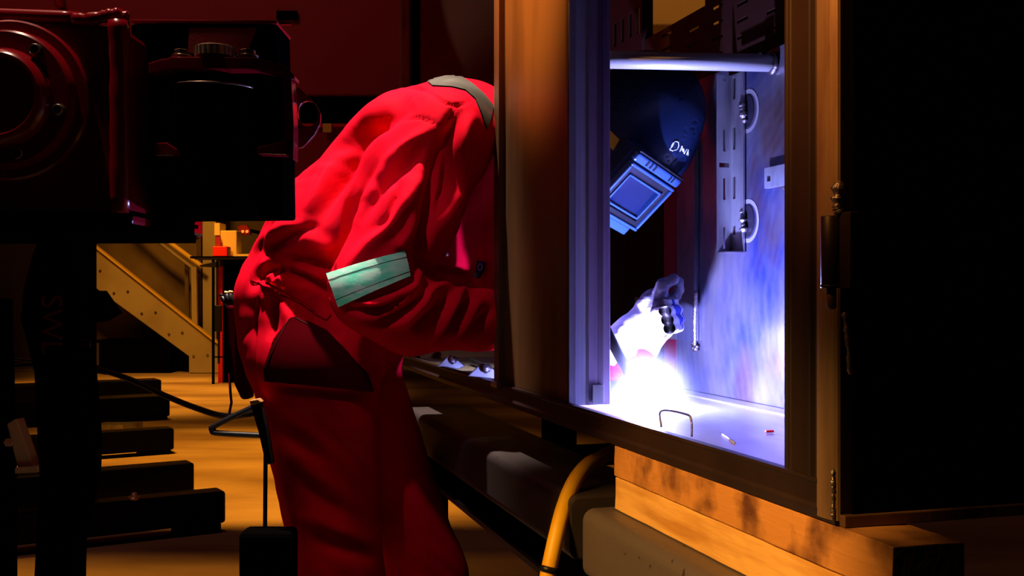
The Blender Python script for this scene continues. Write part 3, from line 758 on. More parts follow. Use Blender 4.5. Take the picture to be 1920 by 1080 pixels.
# smooth target so the band lies flat over the folds
# reflective arm band wraps the sleeve just above the elbow
ax0, ax1 = P(677, 542, 2.06), P(665, 500, 2.06)
band_u = (P(694, 540, 2.0)-P(680, 498, 2.0))
bvh_s = BVHTree.FromPolygons([tuple(p) for p in vsm], [tuple(int(i) for i in q) for q in f])
arm = patch('arm_band', [(622, 516), (758, 469), (764, 517), (642, 572)], 'reflective', man, th=.010, off=.0120, nu=34, nv=14, tree=bvh_s, label='mint reflective band round the near sleeve')
for (p0, p1, q0, q1) in (((626, 527), (761, 480), 0, 0), ((637, 560), (764, 508), 0, 0)):
    pts = []
    for k in range(25):
        h = cast(p0[0]+(p1[0]-p0[0])*k/24, p0[1]+(p1[1]-p0[1])*k/24, .0122, bvh_s)
        if h: pts.append(h[0])
    if len(pts) > 3: obj('stitching', tube(pts, .0005, 6), 'thread', arm)
st = patch('shoulder_tape', [(808, 158), (862, 142), (930, 200), (905, 215)], 'strap', man, nu=26, nv=8, off=.004, label='grey tape over the shoulder')
def poly_patch(name, rows, m, parent, off=.003, th=.0025, label=None, sub=8, tree=None):
    """rows = list of (left point, right point) pairs in the photograph"""
    v = []; f = []; n = 12; R = []
    for i in range(len(rows)-1):
        for s in range(sub):
            t = s/sub; (a, b), (c, d) = rows[i], rows[i+1]
            R.append(((a[0]*(1-t)+c[0]*t, a[1]*(1-t)+c[1]*t), (b[0]*(1-t)+d[0]*t, b[1]*(1-t)+d[1]*t)))
    R.append(rows[-1]); idx = {}
    for i, (a, b) in enumerate(R):
        for j in range(n+1):
            t = j/n; h = cast(a[0]*(1-t)+b[0]*t, a[1]*(1-t)+b[1]*t, off, tree)
            if h: idx[i, j] = len(v); v += [h[0], h[0]-h[1]*th]
    for i in range(len(R)-1):
        for j in range(n):
            ks = [(i, j), (i, j+1), (i+1, j+1), (i+1, j)]
            if all(k in idx for k in ks):
                if max((v[idx[ks[x]]]-v[idx[ks[y]]]).length for x in range(4) for y in range(x)) > .08: continue
                I = [idx[k] for k in ks]; f += [tuple(I), tuple(i+1 for i in reversed(I))]
    return obj(name, (v, f), m, parent, True, label=label)
bpy.data.objects.remove(st)
poly_patch('shoulder_tape', [((800, 152), (812, 162)), ((835, 144), (848, 164)), ((862, 143), (872, 170)), ((888, 160), (890, 186)), ((908, 178), (903, 216)), ((925, 200), (912, 245))], 'strap', man, label='grey tape over the shoulder')
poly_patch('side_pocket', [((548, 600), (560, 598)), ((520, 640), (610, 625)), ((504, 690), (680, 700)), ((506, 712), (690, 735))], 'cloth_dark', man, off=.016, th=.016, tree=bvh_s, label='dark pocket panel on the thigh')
for (a, b) in (((546, 602), (506, 690)), ((556, 600), (640, 655)), ((640, 655), (700, 740))):
    pts = [h[0] for h in (cast(a[0]+(b[0]-a[0])*k/14, a[1]+(b[1]-a[1])*k/14, .0165, bvh_s) for k in range(15)) if h]
    if len(pts) > 3: obj('stitching', tube(pts, .0006, 6), 'thread', man)
poly_patch('waist_band', [((470, 512), (474, 526)), ((510, 530), (508, 542)), ((560, 555), (556, 566)), ((620, 590), (612, 600))], 'cloth', man, off=.004)
bd = poly_patch('chest_badge', [((896, 488), (914, 492)), ((892, 503), (910, 509)), ((888, 517), (902, 521))], 'badge', man, off=.006, label='small dark badge on the chest')
for r, cx, cy in ((5.0, 904, 500),):
    pts = [h[0] for h in (cast(cx+r*.8*math.cos(a), cy+r*1.2*math.sin(a), .008) for a in np.linspace(0, 6.283, 18)) if h]
    if len(pts) > 3: obj('badge_ring', tube(pts, .0008, 6), 'badge_w', bd)
h = cast(836, 477, .003)
if h: obj('snap_button', lathe(h[0], h[1], [(-.002, .005), (.002, .005), (.003, .003)], 14), 'brass', man, True)
# rear holster pocket with ruler pouch, hanging on the near hip
hp = [(424, 572), (452, 574), (456, 640), (462, 700), (470, 748), (452, 750), (438, 720), (428, 650)]
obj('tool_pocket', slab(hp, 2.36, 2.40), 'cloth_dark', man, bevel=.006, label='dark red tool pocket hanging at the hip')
obj('pocket_strap', tube([P(430, 700, 2.37), P(432, 735, 2.37), P(434, 755, 2.37), P(430, 775, 2.37)], .003, 8), 'cloth_dark', man, True)
# body under the clothes: head, neck, hands as one skin surface
HC = P(1206, 214, 2.02)                               # helmet centre
nrm = Vector((.445, -.632, -.671)).normalized(); hh = Vector((.66, -.30, .72)); hh = (hh-nrm*hh.dot(nrm)).normalized(); ww = nrm.cross(hh).normalized()
if ww.x < 0: ww = -ww
hf = Field(tuple(HC-Vector((.30, .20, .22))), tuple(HC+Vector((.18, .32, .20))), .0045)
hd_ = HC-nrm*.012-hh*.005
hf.ell(hd_+hh*.018, (ww, hh, nrm), (.072, .092, .090), .02)
hf.ell(hd_-hh*.045+nrm*.02, (ww, hh, nrm), (.056, .060, .065), .03)
hf.cap(hd_+nrm*.082-hh*.012, hd_+nrm*.100-hh*.032, .008, .012, .012)                 # nose
hf.cap(hd_+nrm*.080-hh*.055-ww*.02, hd_+nrm*.080-hh*.055+ww*.02, .008, .008, .006)   # lips
for sgn in (-1, 1):
    hf.ell(hd_+ww*.074*sgn-hh*.012, (ww, hh, nrm), (.012, .030, .018), .006)
hf.cap(hd_-hh*.05-nrm*.02, P(1000, 232, 2.20), .056, .060, .03)
hv, hf_ = hf.mesh(); body = np_obj('body', smooth_np(hv, hf_, 1), hf_, 'skin', man)
def sphere(c, r, axes=None, rad=None, n=2):
    b = bmesh.new(); bmesh.ops.create_icosphere(b, subdivisions=n, radius=1)
    A = axes or (Vector((1, 0, 0)), Vector((0, 1, 0)), Vector((0, 0, 1))); R = rad or (r, r, r)
    v = [c+A[0]*p.co.x*R[0]+A[1]*p.co.y*R[1]+A[2]*p.co.z*R[2] for p in b.verts]; f = [[q.index for q in g.verts] for g in b.faces]; b.free()
    return v, f
for sgn in (-1, 1):
    obj('eye', sphere(hd_+nrm*.078+ww*.03*sgn+hh*.004, .0115), 'ink', man, True)
obj('hair', sphere(hd_+hh*.034-nrm*.014, 1, (ww, hh, nrm), (.076, .085, .088), 3), 'hair', man, True)

# helmet shell
he = Field(tuple(HC-Vector((.2, .2, .2))), tuple(HC+Vector((.2, .2, .2))), .004)
he.ell(HC+hh*.002, (ww, hh, nrm), (.104, .118, .122), .01)
he.ell(HC-hh*.060+nrm*.040, (ww, hh, nrm), (.088, .075, .088), .05, 2.6)
# hollow it: carve the inside and the neck opening
g = he.f; inner = g+.005
cut = None
X, Y_, Z_ = he.ax[0][:, None, None], he.ax[1][None, :, None], he.ax[2][None, None, :]
pl = ((X-HC.x)*nrm.x+(Y_-HC.y)*nrm.y+(Z_-HC.z)*nrm.z)
ph = ((X-HC.x)*hh.x+(Y_-HC.y)*hh.y+(Z_-HC.z)*hh.z)
back = np.maximum(-pl-.045-.35*np.maximum(ph, -.1), ph-.055)        # open at the nape
back = np.minimum(back, 1)
openb = -(np.maximum(pl+.050, ph-.030)) 
he.f = np.maximum(np.maximum(g, -inner), openb).astype(np.float32)
hv, hff = he.mesh()
helm = np_obj('helmet', hv, hff, 'helmet', man); helm['label'] = 'dark blue-black welding helmet with a handwritten name'
htree = BVHTree.FromPolygons([tuple(p) for p in hv], [tuple(int(i) for i in q) for q in hff])
WC = P(1187, 369, 1.925)                              # window centre
wn = nrm
def wp(a, b, c): return WC+ww*a+hh*b+wn*c
def wbox(a0, a1, b0, b1, c0, c1): return box(a0, a1, b0, b1, c0, c1, wp)
W2, H2 = .060, .043
obj('window_housing', wbox(-W2-.014, W2+.014, -H2-.014, H2+.034, -.050, -.006), 'helmet', helm, bevel=.008)
def ring4(a, b, w, c0, c1):
    return join(wbox(-a, a, b-w, b, c0, c1), wbox(-a, a, -b, -b+w, c0, c1), wbox(-a, -a+w, -b+w, b-w, c0, c1), wbox(a-w, a, -b+w, b-w, c0, c1))
fr = obj('window_frame', ring4(W2+.010, H2+.010, .006, -.008, .006), 'frame_pl', helm, bevel=.002, label='pale blue plastic window frame')
obj('window_surround', ring4(W2+.004, H2+.004, .010, -.008, .001), 'black_pl', helm)
obj('chin_plate', wbox(-W2-.004, W2+.004, -H2-.030, -H2-.012, -.016, -.004), 'frame_pl', helm, bevel=.003)
obj('inner_frame', join(wbox(-W2+.008, W2-.008, H2-.014, H2-.010, -.006, .003), wbox(-W2+.008, W2-.008, -H2+.010, -H2+.014, -.006, .003),
     wbox(-W2+.008, -W2+.012, -H2+.010, H2-.010, -.006, .003), wbox(W2-.012, W2-.008, -H2+.010, H2-.010, -.006, .003)), 'frame_pl', helm, bevel=.001)
obj('lens', wbox(-W2+.004, W2-.004, -H2+.004, H2-.004, -.007, -.003), 'lens', helm)
brow = obj('brow', wbox(-W2-.012, W2+.012, H2+.013, H2+.030, -.010, .004), 'frame_pl', helm, bevel=.004, label='pale ribbed brow above the lens')
obj('brow_groove', wbox(-W2-.013, W2+.013, H2+.0315, H2+.035, -.012, .003), 'black_pl', helm, bevel=.001)
for k in range(3): obj('vent', wbox(-.040+k*.012, -.036+k*.012, H2+.017, H2+.027, .002, .0055), 'black_pl', brow)
for k in range(2): obj('vent', wbox(.036+k*.009, .039+k*.009, H2+.017, H2+.027, .002, .0055), 'black_pl', brow)
# handwriting on the shell: D A V I
def ink(strokes):
    strokes = [[(x-7, y) for x, y in q] for q in strokes]
    for s in strokes:
        pts = []
        for x, y in cr2(s, 5) if len(s) > 2 else s:
            h = cast(x, y, .0012, htree)
            if h: pts.append(h[0])
        if len(pts) > 1: out_.append(tube(pts, .0009, 6))
out_ = []
ink([[(1262, 279), (1266, 275), (1270, 268)], [(1264, 278), (1268, 268), (1275, 265), (1279, 270), (1276, 279), (1268, 282), (1262, 280)],
     [(1281, 284), (1285, 273)], [(1285, 273), (1287, 284)], [(1282, 280), (1287, 280)], [(1288, 278), (1289, 288)], [(1289, 288), (1294, 279)], [(1293, 290), (1297, 280)], [(1297, 281), (1296, 291)]])
if out_: obj('handwriting', join(*out_), 'ink', helm, label='scrawled letters in white marker')
dq = [(1140, 240), (1162, 262), (1150, 282), (1130, 262)]
ds = patch('sticker', dq, 'yellow', helm, th=.0008, off=.0012, nu=6, nv=6, tree=htree, label='yellow diamond sticker')

# ------------------------------------------------------------------ gloves
def glove(name, wrist, palm, up, fingers, thumb, r_cuff, label, cuff_len):
    lo = [min(wrist[i], palm[i])-.13 for i in range(3)]; hi = [max(wrist[i], palm[i])+.13 for i in range(3)]
    G = Field(lo, hi, .0028)
    d = (palm-wrist).normalized()
    G.cap(wrist-d*cuff_len, wrist+d*.005, r_cuff*1.08, r_cuff*.86, .02)
    G.cap(wrist, palm-d*.012, r_cuff*.84, .034, .02)
    G.cap(palm-d*.01-up*.016, palm-d*.01+up*.016, .030, .030, .02)
    for fg in fingers:
        for i in range(len(fg)-1): G.cap(fg[i], fg[i+1], .0100-.0005*i, .0095-.0005*i, .003)
    for i in range(len(thumb)-1): G.cap(thumb[i], thumb[i+1], .0135-.001*i, .0125-.001*i, .006)
    v, f = G.mesh()
    n = vnormals(v, f); X, Y, Z = v.T
    v = v+n*(.0008*np.sin(X*110+Z*90+3*np.sin(Y*60))+.0003*np.sin(Z*330+X*120))[:, None]
    o = np_obj(name, v, f, ['leather_white', 'leather_dark', 'leather_blue'], man); o['label'] = label
    pd = np.array([(np.array(p)) for fg in fingers+[thumb] for p in fg[1:]])
    cen = v[f].mean(1)
    dist = np.min(np.linalg.norm(cen[:, None, :]-pd[None], axis=2), axis=1)
    al = (cen-np.array(wrist))@np.array(d)
    tip = np.array([np.array(fg[-1]) for fg in fingers]); dt = np.min(np.linalg.norm(cen[:, None, :]-tip[None], axis=2), axis=1)
    mi = ((dt < .017) | ((cen[:, 2] > palm.z+.016) & (al > .02))).astype(np.int32)
    bl = (dist >= .0118) & (al > (palm-wrist).length-.012) & (cen[:, 0] > palm.x+.004) & (cen[:, 2] < palm.z+.016)
    mi[bl] = 2
    o.data.polygons.foreach_set('material_index', mi); 
    return o
gw, gp = P(1196, 632, 1.975), P(1243, 578, 1.985)
Yg = 1.845
fing = []
for k, (kx, ky, tx, ty) in enumerate(((1268, 560, 1226, 570), (1272, 578, 1222, 584), (1274, 596, 1230, 600), (1272, 612, 1238, 616))):
    fing.append([P(kx-14, ky, 1.998), P(kx, ky+1, 1.981), P(kx-2, ky+3, 1.955), P((kx+tx)/2, (ky+ty)/2+2, 1.829), P(tx+4, ty+3, 1.951)])
th_ = [P(1232, 560, 1.983), P(1238, 548, 1.963), P(1243, 534, 1.951), P(1262, 524, 1.949)]
fing.append([P(1266, 556, 1.998), P(1272, 544, 1.981), P(1272, 530, 1.971), P(1262, 522, 1.965)])
fing.pop(0)
fing.append([P(1258, 558, 1.985), P(1262, 566, 1.963), P(1248, 568, 1.949), P(1232, 572, 1.951)])
glove('glove', gw, gp, (P(1230, 560, 1.98)-P(1262, 600, 1.98)).normalized(), fing, th_, .050, 'white gauntlet glove with sooty fingers gripping the rod', .030)
rp, rw = ta-d*.22, P(1000, 600, 2.19)
rd = (rp-rw).normalized(); side = d.normalized()
rf_ = []
for k in range(4):
    o_ = rp-side*(.030-.021*k); nx = side.cross(rd).normalized()
    rf_.append([o_-rd*.02+nx*.022, o_+rd*.012+nx*.020, o_+rd*.026, o_+rd*.010-nx*.021])
glove('glove', P(1012, 590, 2.13), rp-rd*.018, side, rf_, [rp-rd*.02-side*.03, rp-side*.035-nx*.022, rp+side*.0-nx*.026], .046, 'white gauntlet glove hidden behind the mullion', .02)
# boots
def boot(name, ank, dx, label):
    b = Field((ank.x-.12, ank.y-.1, -.01), (ank.x+.30, ank.y+.1, .30), .007)
    b.cap((ank.x, ank.y, .20), (ank.x, ank.y, .07), .055, .055, .03)
    b.cap((ank.x-.03, ank.y, .055), (ank.x+.17, ank.y, .045), .050, .044, .04)
    v, f = b.mesh(); v[:, 2] = np.maximum(v[:, 2], .002)
    o = np_obj(name, v, f, 'boot', man); return o
boot('boot', ankR, 0, ''); boot('boot', ankL, 0, '')

# ------------------------------------------------------------------ red machine at the left (welding positioner)
mc = root('welding_positioner', 'dark red cast machine head with a bolted flange on a black column', 'machine', (-.62, 1.5, 0))
Ym = 1.27
rr = lambda x, Y0, Y1: 960-(960-x)*Y1/Y0
def rear(pts, Y0, Y1, xmid):
    '''move the right-hand outline left so that its far edge, seen past the near one, lands where it should'''
    return [(rr(x, Y0, Y1) if x > xmid else x, 550-(550-y)*Y1/Y0 if y < 540 and y > 300 else y) for x, y in pts]
body_pts = [(-420, 34), (150, 40), (205, 46), (236, 52), (243, 120), (246, 426), (-420, 430)]
obj('gear_housing', slab(body_pts, Ym, Ym+.30), 'red_paint', mc, bevel=.008, label='dark red gear housing')
rt = [P(-430, 20+6, Ym+.006), P(0, 28, Ym+.006), P(120, 32, Ym+.006), P(150, 34, Ym+.006)]
obj('top_ridge', tube(rt, .0078, 14), 'red_paint', mc, True)
lump = [P(140, 36, Ym+.004), P(170, 36, Ym), P(200, 30, Ym), P(222, 27, Ym+.002), P(240, 34, Ym+.004)]
obj('weld_lump', tube(bez(lump, 6), [.007*(1+random.uniform(-.12, .25)) for _ in range(25)], 12), 'red_paint', mc, True)
rdg = [P(222, 40, Ym), P(224, 120, Ym), P(226, 250, Ym), P(226, 400, Ym)]
obj('side_ridge', tube(bez(rdg, 5), [.012*(1+random.uniform(-.05, .08)) for _ in range(16)], 14), 'red_paint', mc, True)
FC = P(19, 189, Ym-.003); pxm = Ym/FP
ny = Vector((0, -1, 0))
fl = obj('flange', lathe(FC, ny, [(-.02, 150*pxm), (.004, 150*pxm), (.007, 146*pxm), (.007, 130*pxm), (.012, 128*pxm), (.018, 126*pxm), (.020, 122*pxm), (.020, 92*pxm), (.024, 90*pxm), (.034, 84*pxm), (.037, 78*pxm), (.037, 72*pxm), (.034, 68*pxm), (.034, .001)], 96), 'red_paint', mc, True, label='round stepped flange')
m_ = fl.modifiers.new('es', 'EDGE_SPLIT'); m_.split_angle = math.radians(35)
for k, a in enumerate([54, -12.5, -73, 117, 180, -132]):
    c = FC+Vector((math.cos(math.radians(a)), 0, math.sin(math.radians(a))))*108*pxm+ny*.020
    b = obj('socket_bolt', lathe(c, ny, [(0, .0078), (.001, .0082), (.0015, .0066), (.006, .0066), (.007, .0058), (.007, .0036), (.003, .0034)], 20), 'bolt', fl, True)
    b.modifiers.new('es', 'EDGE_SPLIT')
Yb = Ym+.02
Y0b, Y1b = Yb+.05, Yb+.13
obj('back_box', slab(rear([(245, 45), (544, 45), (546, 130), (552, 150), (555, 414), (366, 416), (366, 450), (245, 450)], Y0b, Y1b, 300), Y0b, Y1b), 'black_steel', mc, bevel=.003, label='black box behind the bracket')
obj('top_edge', slab([(247, 36), (rr(544, Y0b, Y1b), 38), (rr(544, Y0b, Y1b), 44), (247, 42)], Yb+.045, Y1b), 'red_paint', mc, bevel=.001)
obj('rear_flange', slab([(rr(535, Y0b, Y1b)+6, 39), (544, 41), (545, 46), (rr(535, Y0b, Y1b)+6, 46)], Y1b-.003, Y1b), 'red_paint', mc)
obj('face_panel', slab([(355, 52), (480, 52), (462, 100), (352, 100)], Yb+.046, Yb+.052), 'red_dark', mc)
arch = [(278, 118), (300, 111), (316, 109), (318, 106), (482, 107), (484, 110), (530, 121), (552, 141), (552, 150), (534, 140), (480, 129), (316, 129), (279, 138)]
obj('bracket_plate', slab(arch, Yb-.02, Yb+.008), 'red_paint', mc, bevel=.0012, label='angled bracket plate under the brass nut')
obj('bracket_cheek', slab([(533, 138), (546, 148), (551, 240), (550, 300), (536, 290)], Yb-.02, Yb+.008), 'red_paint', mc, bevel=.001)
obj('bracket_foot', slab([(288, 268), (312, 267), (332, 280), (330, 291), (288, 291)], Yb-.02, Yb+.008), 'red_paint', mc, bevel=.001)
obj('bracket_foot', slab([(482, 276), (525, 266), (545, 262), (548, 276), (540, 290), (482, 288)], Yb-.02, Yb+.008), 'red_paint', mc, bevel=.001)
cyl = obj('motor_drum', lathe(P(400, 408, Yb+.045), Vector((0, 0, 1)), [(0, .056), (.158, .056), (.160, .055), (.1605, .02)], 48), 'black_steel', mc, True)
cyl.modifiers.new('es', 'EDGE_SPLIT')
rim = []
for a in np.linspace(math.radians(200), math.radians(340), 24):
    rim.append(P(400, 0, Yb+.03)*0+Vector((P(400, 0, Yb+.03).x+.0565*math.cos(a), Yb+.03+.0565*math.sin(a), P(0, 152, Yb-.03).z)))
obj('drum_rim', tube(rim, .0012, 6), 'bolt', cyl, True)
def hexn(c, r, h, m, name, n=6, par=mc):
    return obj(name, lathe(c, Vector((0, 0, 1)), [(0, r), (h*.88, r), (h, r*.9)], n), m, par, n > 12)
zb_ = P(0, 107, Yb).z
kn = hexn(Vector((P(403, 0, Yb).x, Yb+.0, zb_)), 37*pxm, .0125, 'brass', 'brass_nut', 24); kn.data.polygons.foreach_set('use_smooth', [False]*len(kn.data.polygons)); kn['label'] = 'bright ribbed brass nut'
for i in range(24):
    a = 2*math.pi*i/24
    c = Vector((P(403, 0, Yb).x+37*pxm*math.cos(a), Yb+37*pxm*math.sin(a), zb_))
    if math.sin(a) < .2: obj('nut_rib', box(-.0009, .0009, -.0009, .0009, .0005, .0108, lambda x, y, z: c+Vector((x, y, z))), 'brass', kn)
for cx, r in ((341, 14), (465, 15)):
    hexn(Vector((P(cx, 0, Yb).x, Yb, zb_)), (r+5)*pxm, .0022, 'bolt', 'washer', 20)
    hexn(Vector((P(cx, 0, Yb).x, Yb, zb_+.0022)), r*pxm, .0065, 'bolt', 'hex_bolt')
# lifting lug with hole
def ringprism(outer, inner, Y0, Y1, m, name, par):
    n = len(outer); v = []; f = []
    for Yq in (Y0, Y1):
        for p in outer: v.append(P(p[0], p[1], Y0)+Vector((0, Yq-Y0, 0)))
        for p in inner: v.append(P(p[0], p[1], Y0)+Vector((0, Yq-Y0, 0)))
    for i in range(n):
        j = (i+1) % n
        f += [(i, j, n+j, n+i), (2*n+i, 3*n+i, 3*n+j, 2*n+j), (i, 2*n+i, 2*n+j, j), (n+i, n+j, 3*n+j, 3*n+i)]
    return obj(name, (v, f), m, par, bevel=.0008)
cx, cy = 577, 213
outer = []; inner = []
lugpoly = [(553, 156), (592, 195), (601, 213), (600, 232), (590, 252), (572, 272), (556, 284)]
import math as _m
def ray_poly(a, poly):
    dx, dy = _m.cos(a), _m.sin(a); best = None
    for i in range(len(poly)):
        (x1, y1), (x2, y2) = poly[i], poly[(i+1) % len(poly)]
        ex, ey = x2-x1, y2-y1; den = dx*ey-dy*ex
        if abs(den) < 1e-9: continue
        t = ((x1-cx)*ey-(y1-cy)*ex)/den; u = ((x1-cx)*dy-(y1-cy)*dx)/den
        if t > 0 and -1e-6 <= u <= 1+1e-6 and (best is None or t < best): best = t
    return (cx+dx*best, cy+dy*best)
for k in range(40):
    a = 2*math.pi*k/40; outer.append(ray_poly(a, lugpoly)); inner.append((cx+19*math.cos(a), cy+24*math.sin(a)))
ringprism(outer, inner, Yb+.02, Yb+.027, 'red_paint', 'lifting_lug', mc)
# column
colp = [(78, 424), (172, 424), (178, 520), (184, 700), (194, 830), (192, 900), (166, 1010), (164, 1080), (163, 1300), (162, 1760), (60, 1760), (62, 1080), (72, 900), (62, 700), (48, 640), (36, 600), (42, 540), (58, 480)]
colp = [(x, min(y, 550+(H-.012)/(Ym+.06)*FP)) for x, y in colp]
colp = [(rr(x, Ym+.06, Ym+.11) if x > 120 else x, y) for x, y in colp]
clm = obj('column', slab([p for p in colp], Ym+.06, Ym+.11), 'black_steel', mc, bevel=.004, label='black column')
obj('column_base', box(-.92, -.42, 1.25, 1.75, .001, .012), 'black_steel', mc)
obj('underside_shade', slab([(-420, 438), (240, 436), (246, 395), (-420, 395)], Ym-.002, Ym+.27), 'black_steel', mc)  # black block added to darken the lower part of the housing
obj('side_gusset', slab([(178, 545), (208, 588), (180, 604)], Ym+.08, Ym+.12), 'black_steel', mc)
def text(body, pxy, Y, size, rotz, m, name, par):
    c = bpy.data.curves.new(name, 'FONT'); c.body = body; c.size = size; c.extrude = .0004; c.align_x = 'LEFT'
    t = bpy.data.objects.new('tmp', c); COL.objects.link(t)
    t.rotation_euler = (math.pi/2, rotz, 0); t.location = P(*pxy, Y)
    bpy.context.view_layer.update(); dg = bpy.context.evaluated_depsgraph_get()
    me = bpy.data.meshes.new_from_object(t.evaluated_get(dg)); me.transform(t.matrix_world); me.name = name
    me.materials.clear(); me.materials.append(M[m])
    o = bpy.data.objects.new(name, me); COL.objects.link(o); o.parent = par; bpy.data.objects.remove(t)
    return o
text('SWL', (78, 552), Ym+.0592, .038, math.pi/2, 'stencil', 'lettering', clm)
text('JT', (157, 636), Ym+.0592, .0125, math.pi/2, 'stencil_y', 'lettering', clm)

# steel strut left edge
sr = root('steel_strut', 'grey steel strut with a bright bolt at the far left edge', 'strut', P(40, 880, 3.0))
obj('strut_bar', slab([(12, 795), (30, 785), (64, 880), (34, 884)], 3.0, 3.05), 'stair', sr, bevel=.004)
obj('strut_foot', slab([(28, 878), (70, 876), (70, 886), (28, 888)], 2.98, 3.08), 'stair', sr)
obj('bolt_head', lathe(P(18, 829, 2.995), ny, [(0, .012), (.012, .012)], 6), 'brass', sr)
obj('strut_post', slab([(-30, 560), (6, 560), (14, 870), (16, 1600), (-60, 1600)], 3.0, 3.06), 'black_steel', sr, bevel=.003)
sr2 = sr.children[3]
for vtx in sr2.data.vertices: vtx.co.z = max(vtx.co.z, .001)

# ------------------------------------------------------------------ skid beams on the floor
dirb = Vector((.858, .514, 0)); nb = Vector((-.514, .858, 0))
def skid(px_end, ytop, ybot, Y, wid, length, label, foot=True, lift=.03):
    e = P(px_end, ybot, Y); e.z = 0
    h = (H-(ytop-550)/FP*Y)
    r = root('skid_beam', label, 'skid beam', e, 'skid beams on the concrete floor')
    fn = lambda a, b, c: e+dirb*a+nb*b+Vector((0, 0, c))
    obj('beam', box(-length, 0, 0, wid, lift, h, fn), 'skid', r, bevel=.014)
    if foot:
        obj('foot_pad', box(-.22, -.02, .01, wid-.01, .0, lift, fn), 'black_steel', r, bevel=.003)
        obj('foot_pad', box(-length+.02, -length+.22, .01, wid-.01, .0, lift, fn), 'black_steel', r, bevel=.003)
        obj('base_strip', box(-length, -.22, .02, .05, 0.0, .008, fn), 'black_steel', r)
    return r, fn, h
r4, fn4, h4 = skid(424, 921, 1000, 4.9, .13, 1.75, 'nearest and longest blue-black skid beam with two brass bolts on it', lift=.045)
for a in (-.62, -.40):
    obj('brass_bolt', lathe(fn4(a, .03, h4-.004), Vector((0, 0, 1)), [(0, .028), (.012, .028), (.012, .014), (.03, .012)], 12), 'brass', r4, True)
skid(365, 868, 942, 5.65, .14, 2.0, 'second skid beam, its blue top just behind the longest one', lift=.02)
skid(327, 803, 855, 7.3, .16, 2.2, 'third skid beam, wholly black with a thin base strip')
skid(319, 742, 782, 9.3, .3, 2.4, 'low black skid beam right under the farthest one')
skid(303, 712, 745, 11.2, .3, 2.2, 'farthest black skid beam, nearest to the stair')
e = P(215, 797, 8.6); e.z = 0
tag(obj('sheet_offcut', box(-.16, .14, -.1, .12, .0, .05, lambda x, y, z: e+Vector((x+y*.4, y, z))), 'galv', bevel=.006), 'pale grey sheet block lying between the black skid beams', 'offcut')

# ------------------------------------------------------------------ stair, post, shelf, background
Ys = 14.6
sta = root('steel_stair', 'grey steel stair rising left with a yellow handrail', 'stair', P(382, 697, Ys))
stp = [(140, 438), (175, 462), (395, 636), (410, 646), (410, 697), (354, 697), (354, 668), (175, 537), (140, 508)]
def fz_(pts, z=True):
    return pts
stringer = obj('stringer', slab([(x, y if y < 697 else 550+H/Ys*FP-1) for x, y in stp], Ys, Ys+.06), 'stair', sta, bevel=.01)
obj('stringer_flange', slab([(140, 436), (175, 458), (395, 632), (410, 642), (410, 646), (395, 636), (175, 462), (140, 440)], Ys-.05, Ys+.06), 'rail', sta)
obj('stringer', slab([(x, y if y < 697 else 550+H/Ys*FP-1) for x, y in stp], Ys+.80, Ys+.86), 'stair', sta, label='hidden rear stringer')
for x, y in ((188, 508), (214, 550), (240, 547), (266, 588), (292, 586), (317, 627), (342, 624), (363, 668), (389, 666)):
    obj('bolt_head', lathe(P(x, y, Ys-.001), ny, [(0, .018), (.012, .018)], 6), 'bolt', sta)
for k in range(6):
    t = k/5; x = 165+t*(385-165); y = 500+t*(665-500)
    p = P(x, y, Ys+.06); obj('tread', box(p.x-.16, p.x+.16, p.y, p.y+.74, p.z-.02, p.z+.02), 'stair', sta)
obj('handrail', tube([P(230, 372, Ys+.02), P(312, 450, Ys+.02), P(373, 495, Ys+.02), P(380, 500, Ys+.02)], .032, 12), 'rail', sta, True)
obj('handrail', tube([P(205, 372, Ys+.4), P(292, 450, Ys+.4), P(358, 500, Ys+.4), P(364, 505, Ys+.4)], .026, 12), 'stair', sta, True)
obj('baluster', slab([(358, 500), (368, 500), (370, 614), (360, 606)], Ys, Ys+.06), 'stair', sta)
obj('baluster', slab([(346, 496), (353, 498), (355, 602), (347, 596)], Ys+.42, Ys+.46), 'stairwall', sta)
ybase = 550+H/Ys*FP
cp = root('building_column', 'tan steel building column standing behind the stair foot', 'column', P(390, ybase, Ys+.2))
obj('web', slab([(379, 350), (404, 350), (406, 688), (380, 688)], Ys+.22, Ys+.40), 'stair', cp, bevel=.01)
obj('flange', slab([(366, 350), (377, 350), (377, 688), (372, 688)], Ys+.22, Ys+.40), 'stairwall', cp)
tag(obj('sheet_partition', slab([(150, 330), (374, 330), (374, 684), (150, 684)], Ys+.93, Ys+.96), 'stairwall'), 'tan sheet partition behind the stair', 'partition')
kb = root('stair_shade_box', 'low black box added for the shade under the stair', 'box', P(260, 694, Ys+.1))
b_ = P(185, 0, Ys+.1); c_ = P(340, 0, Ys+.1)
obj('shade_box_body', box(b_.x, c_.x-.15, Ys+.1, Ys+.7, 0.001, .42), 'black_steel', kb, bevel=.01)  # added black box stands in for the dark under the stair
obj('shade_box_top', box(b_.x-.03, c_.x-.12, Ys+.08, Ys+.72, .42, .46), 'black_steel', kb, bevel=.01)
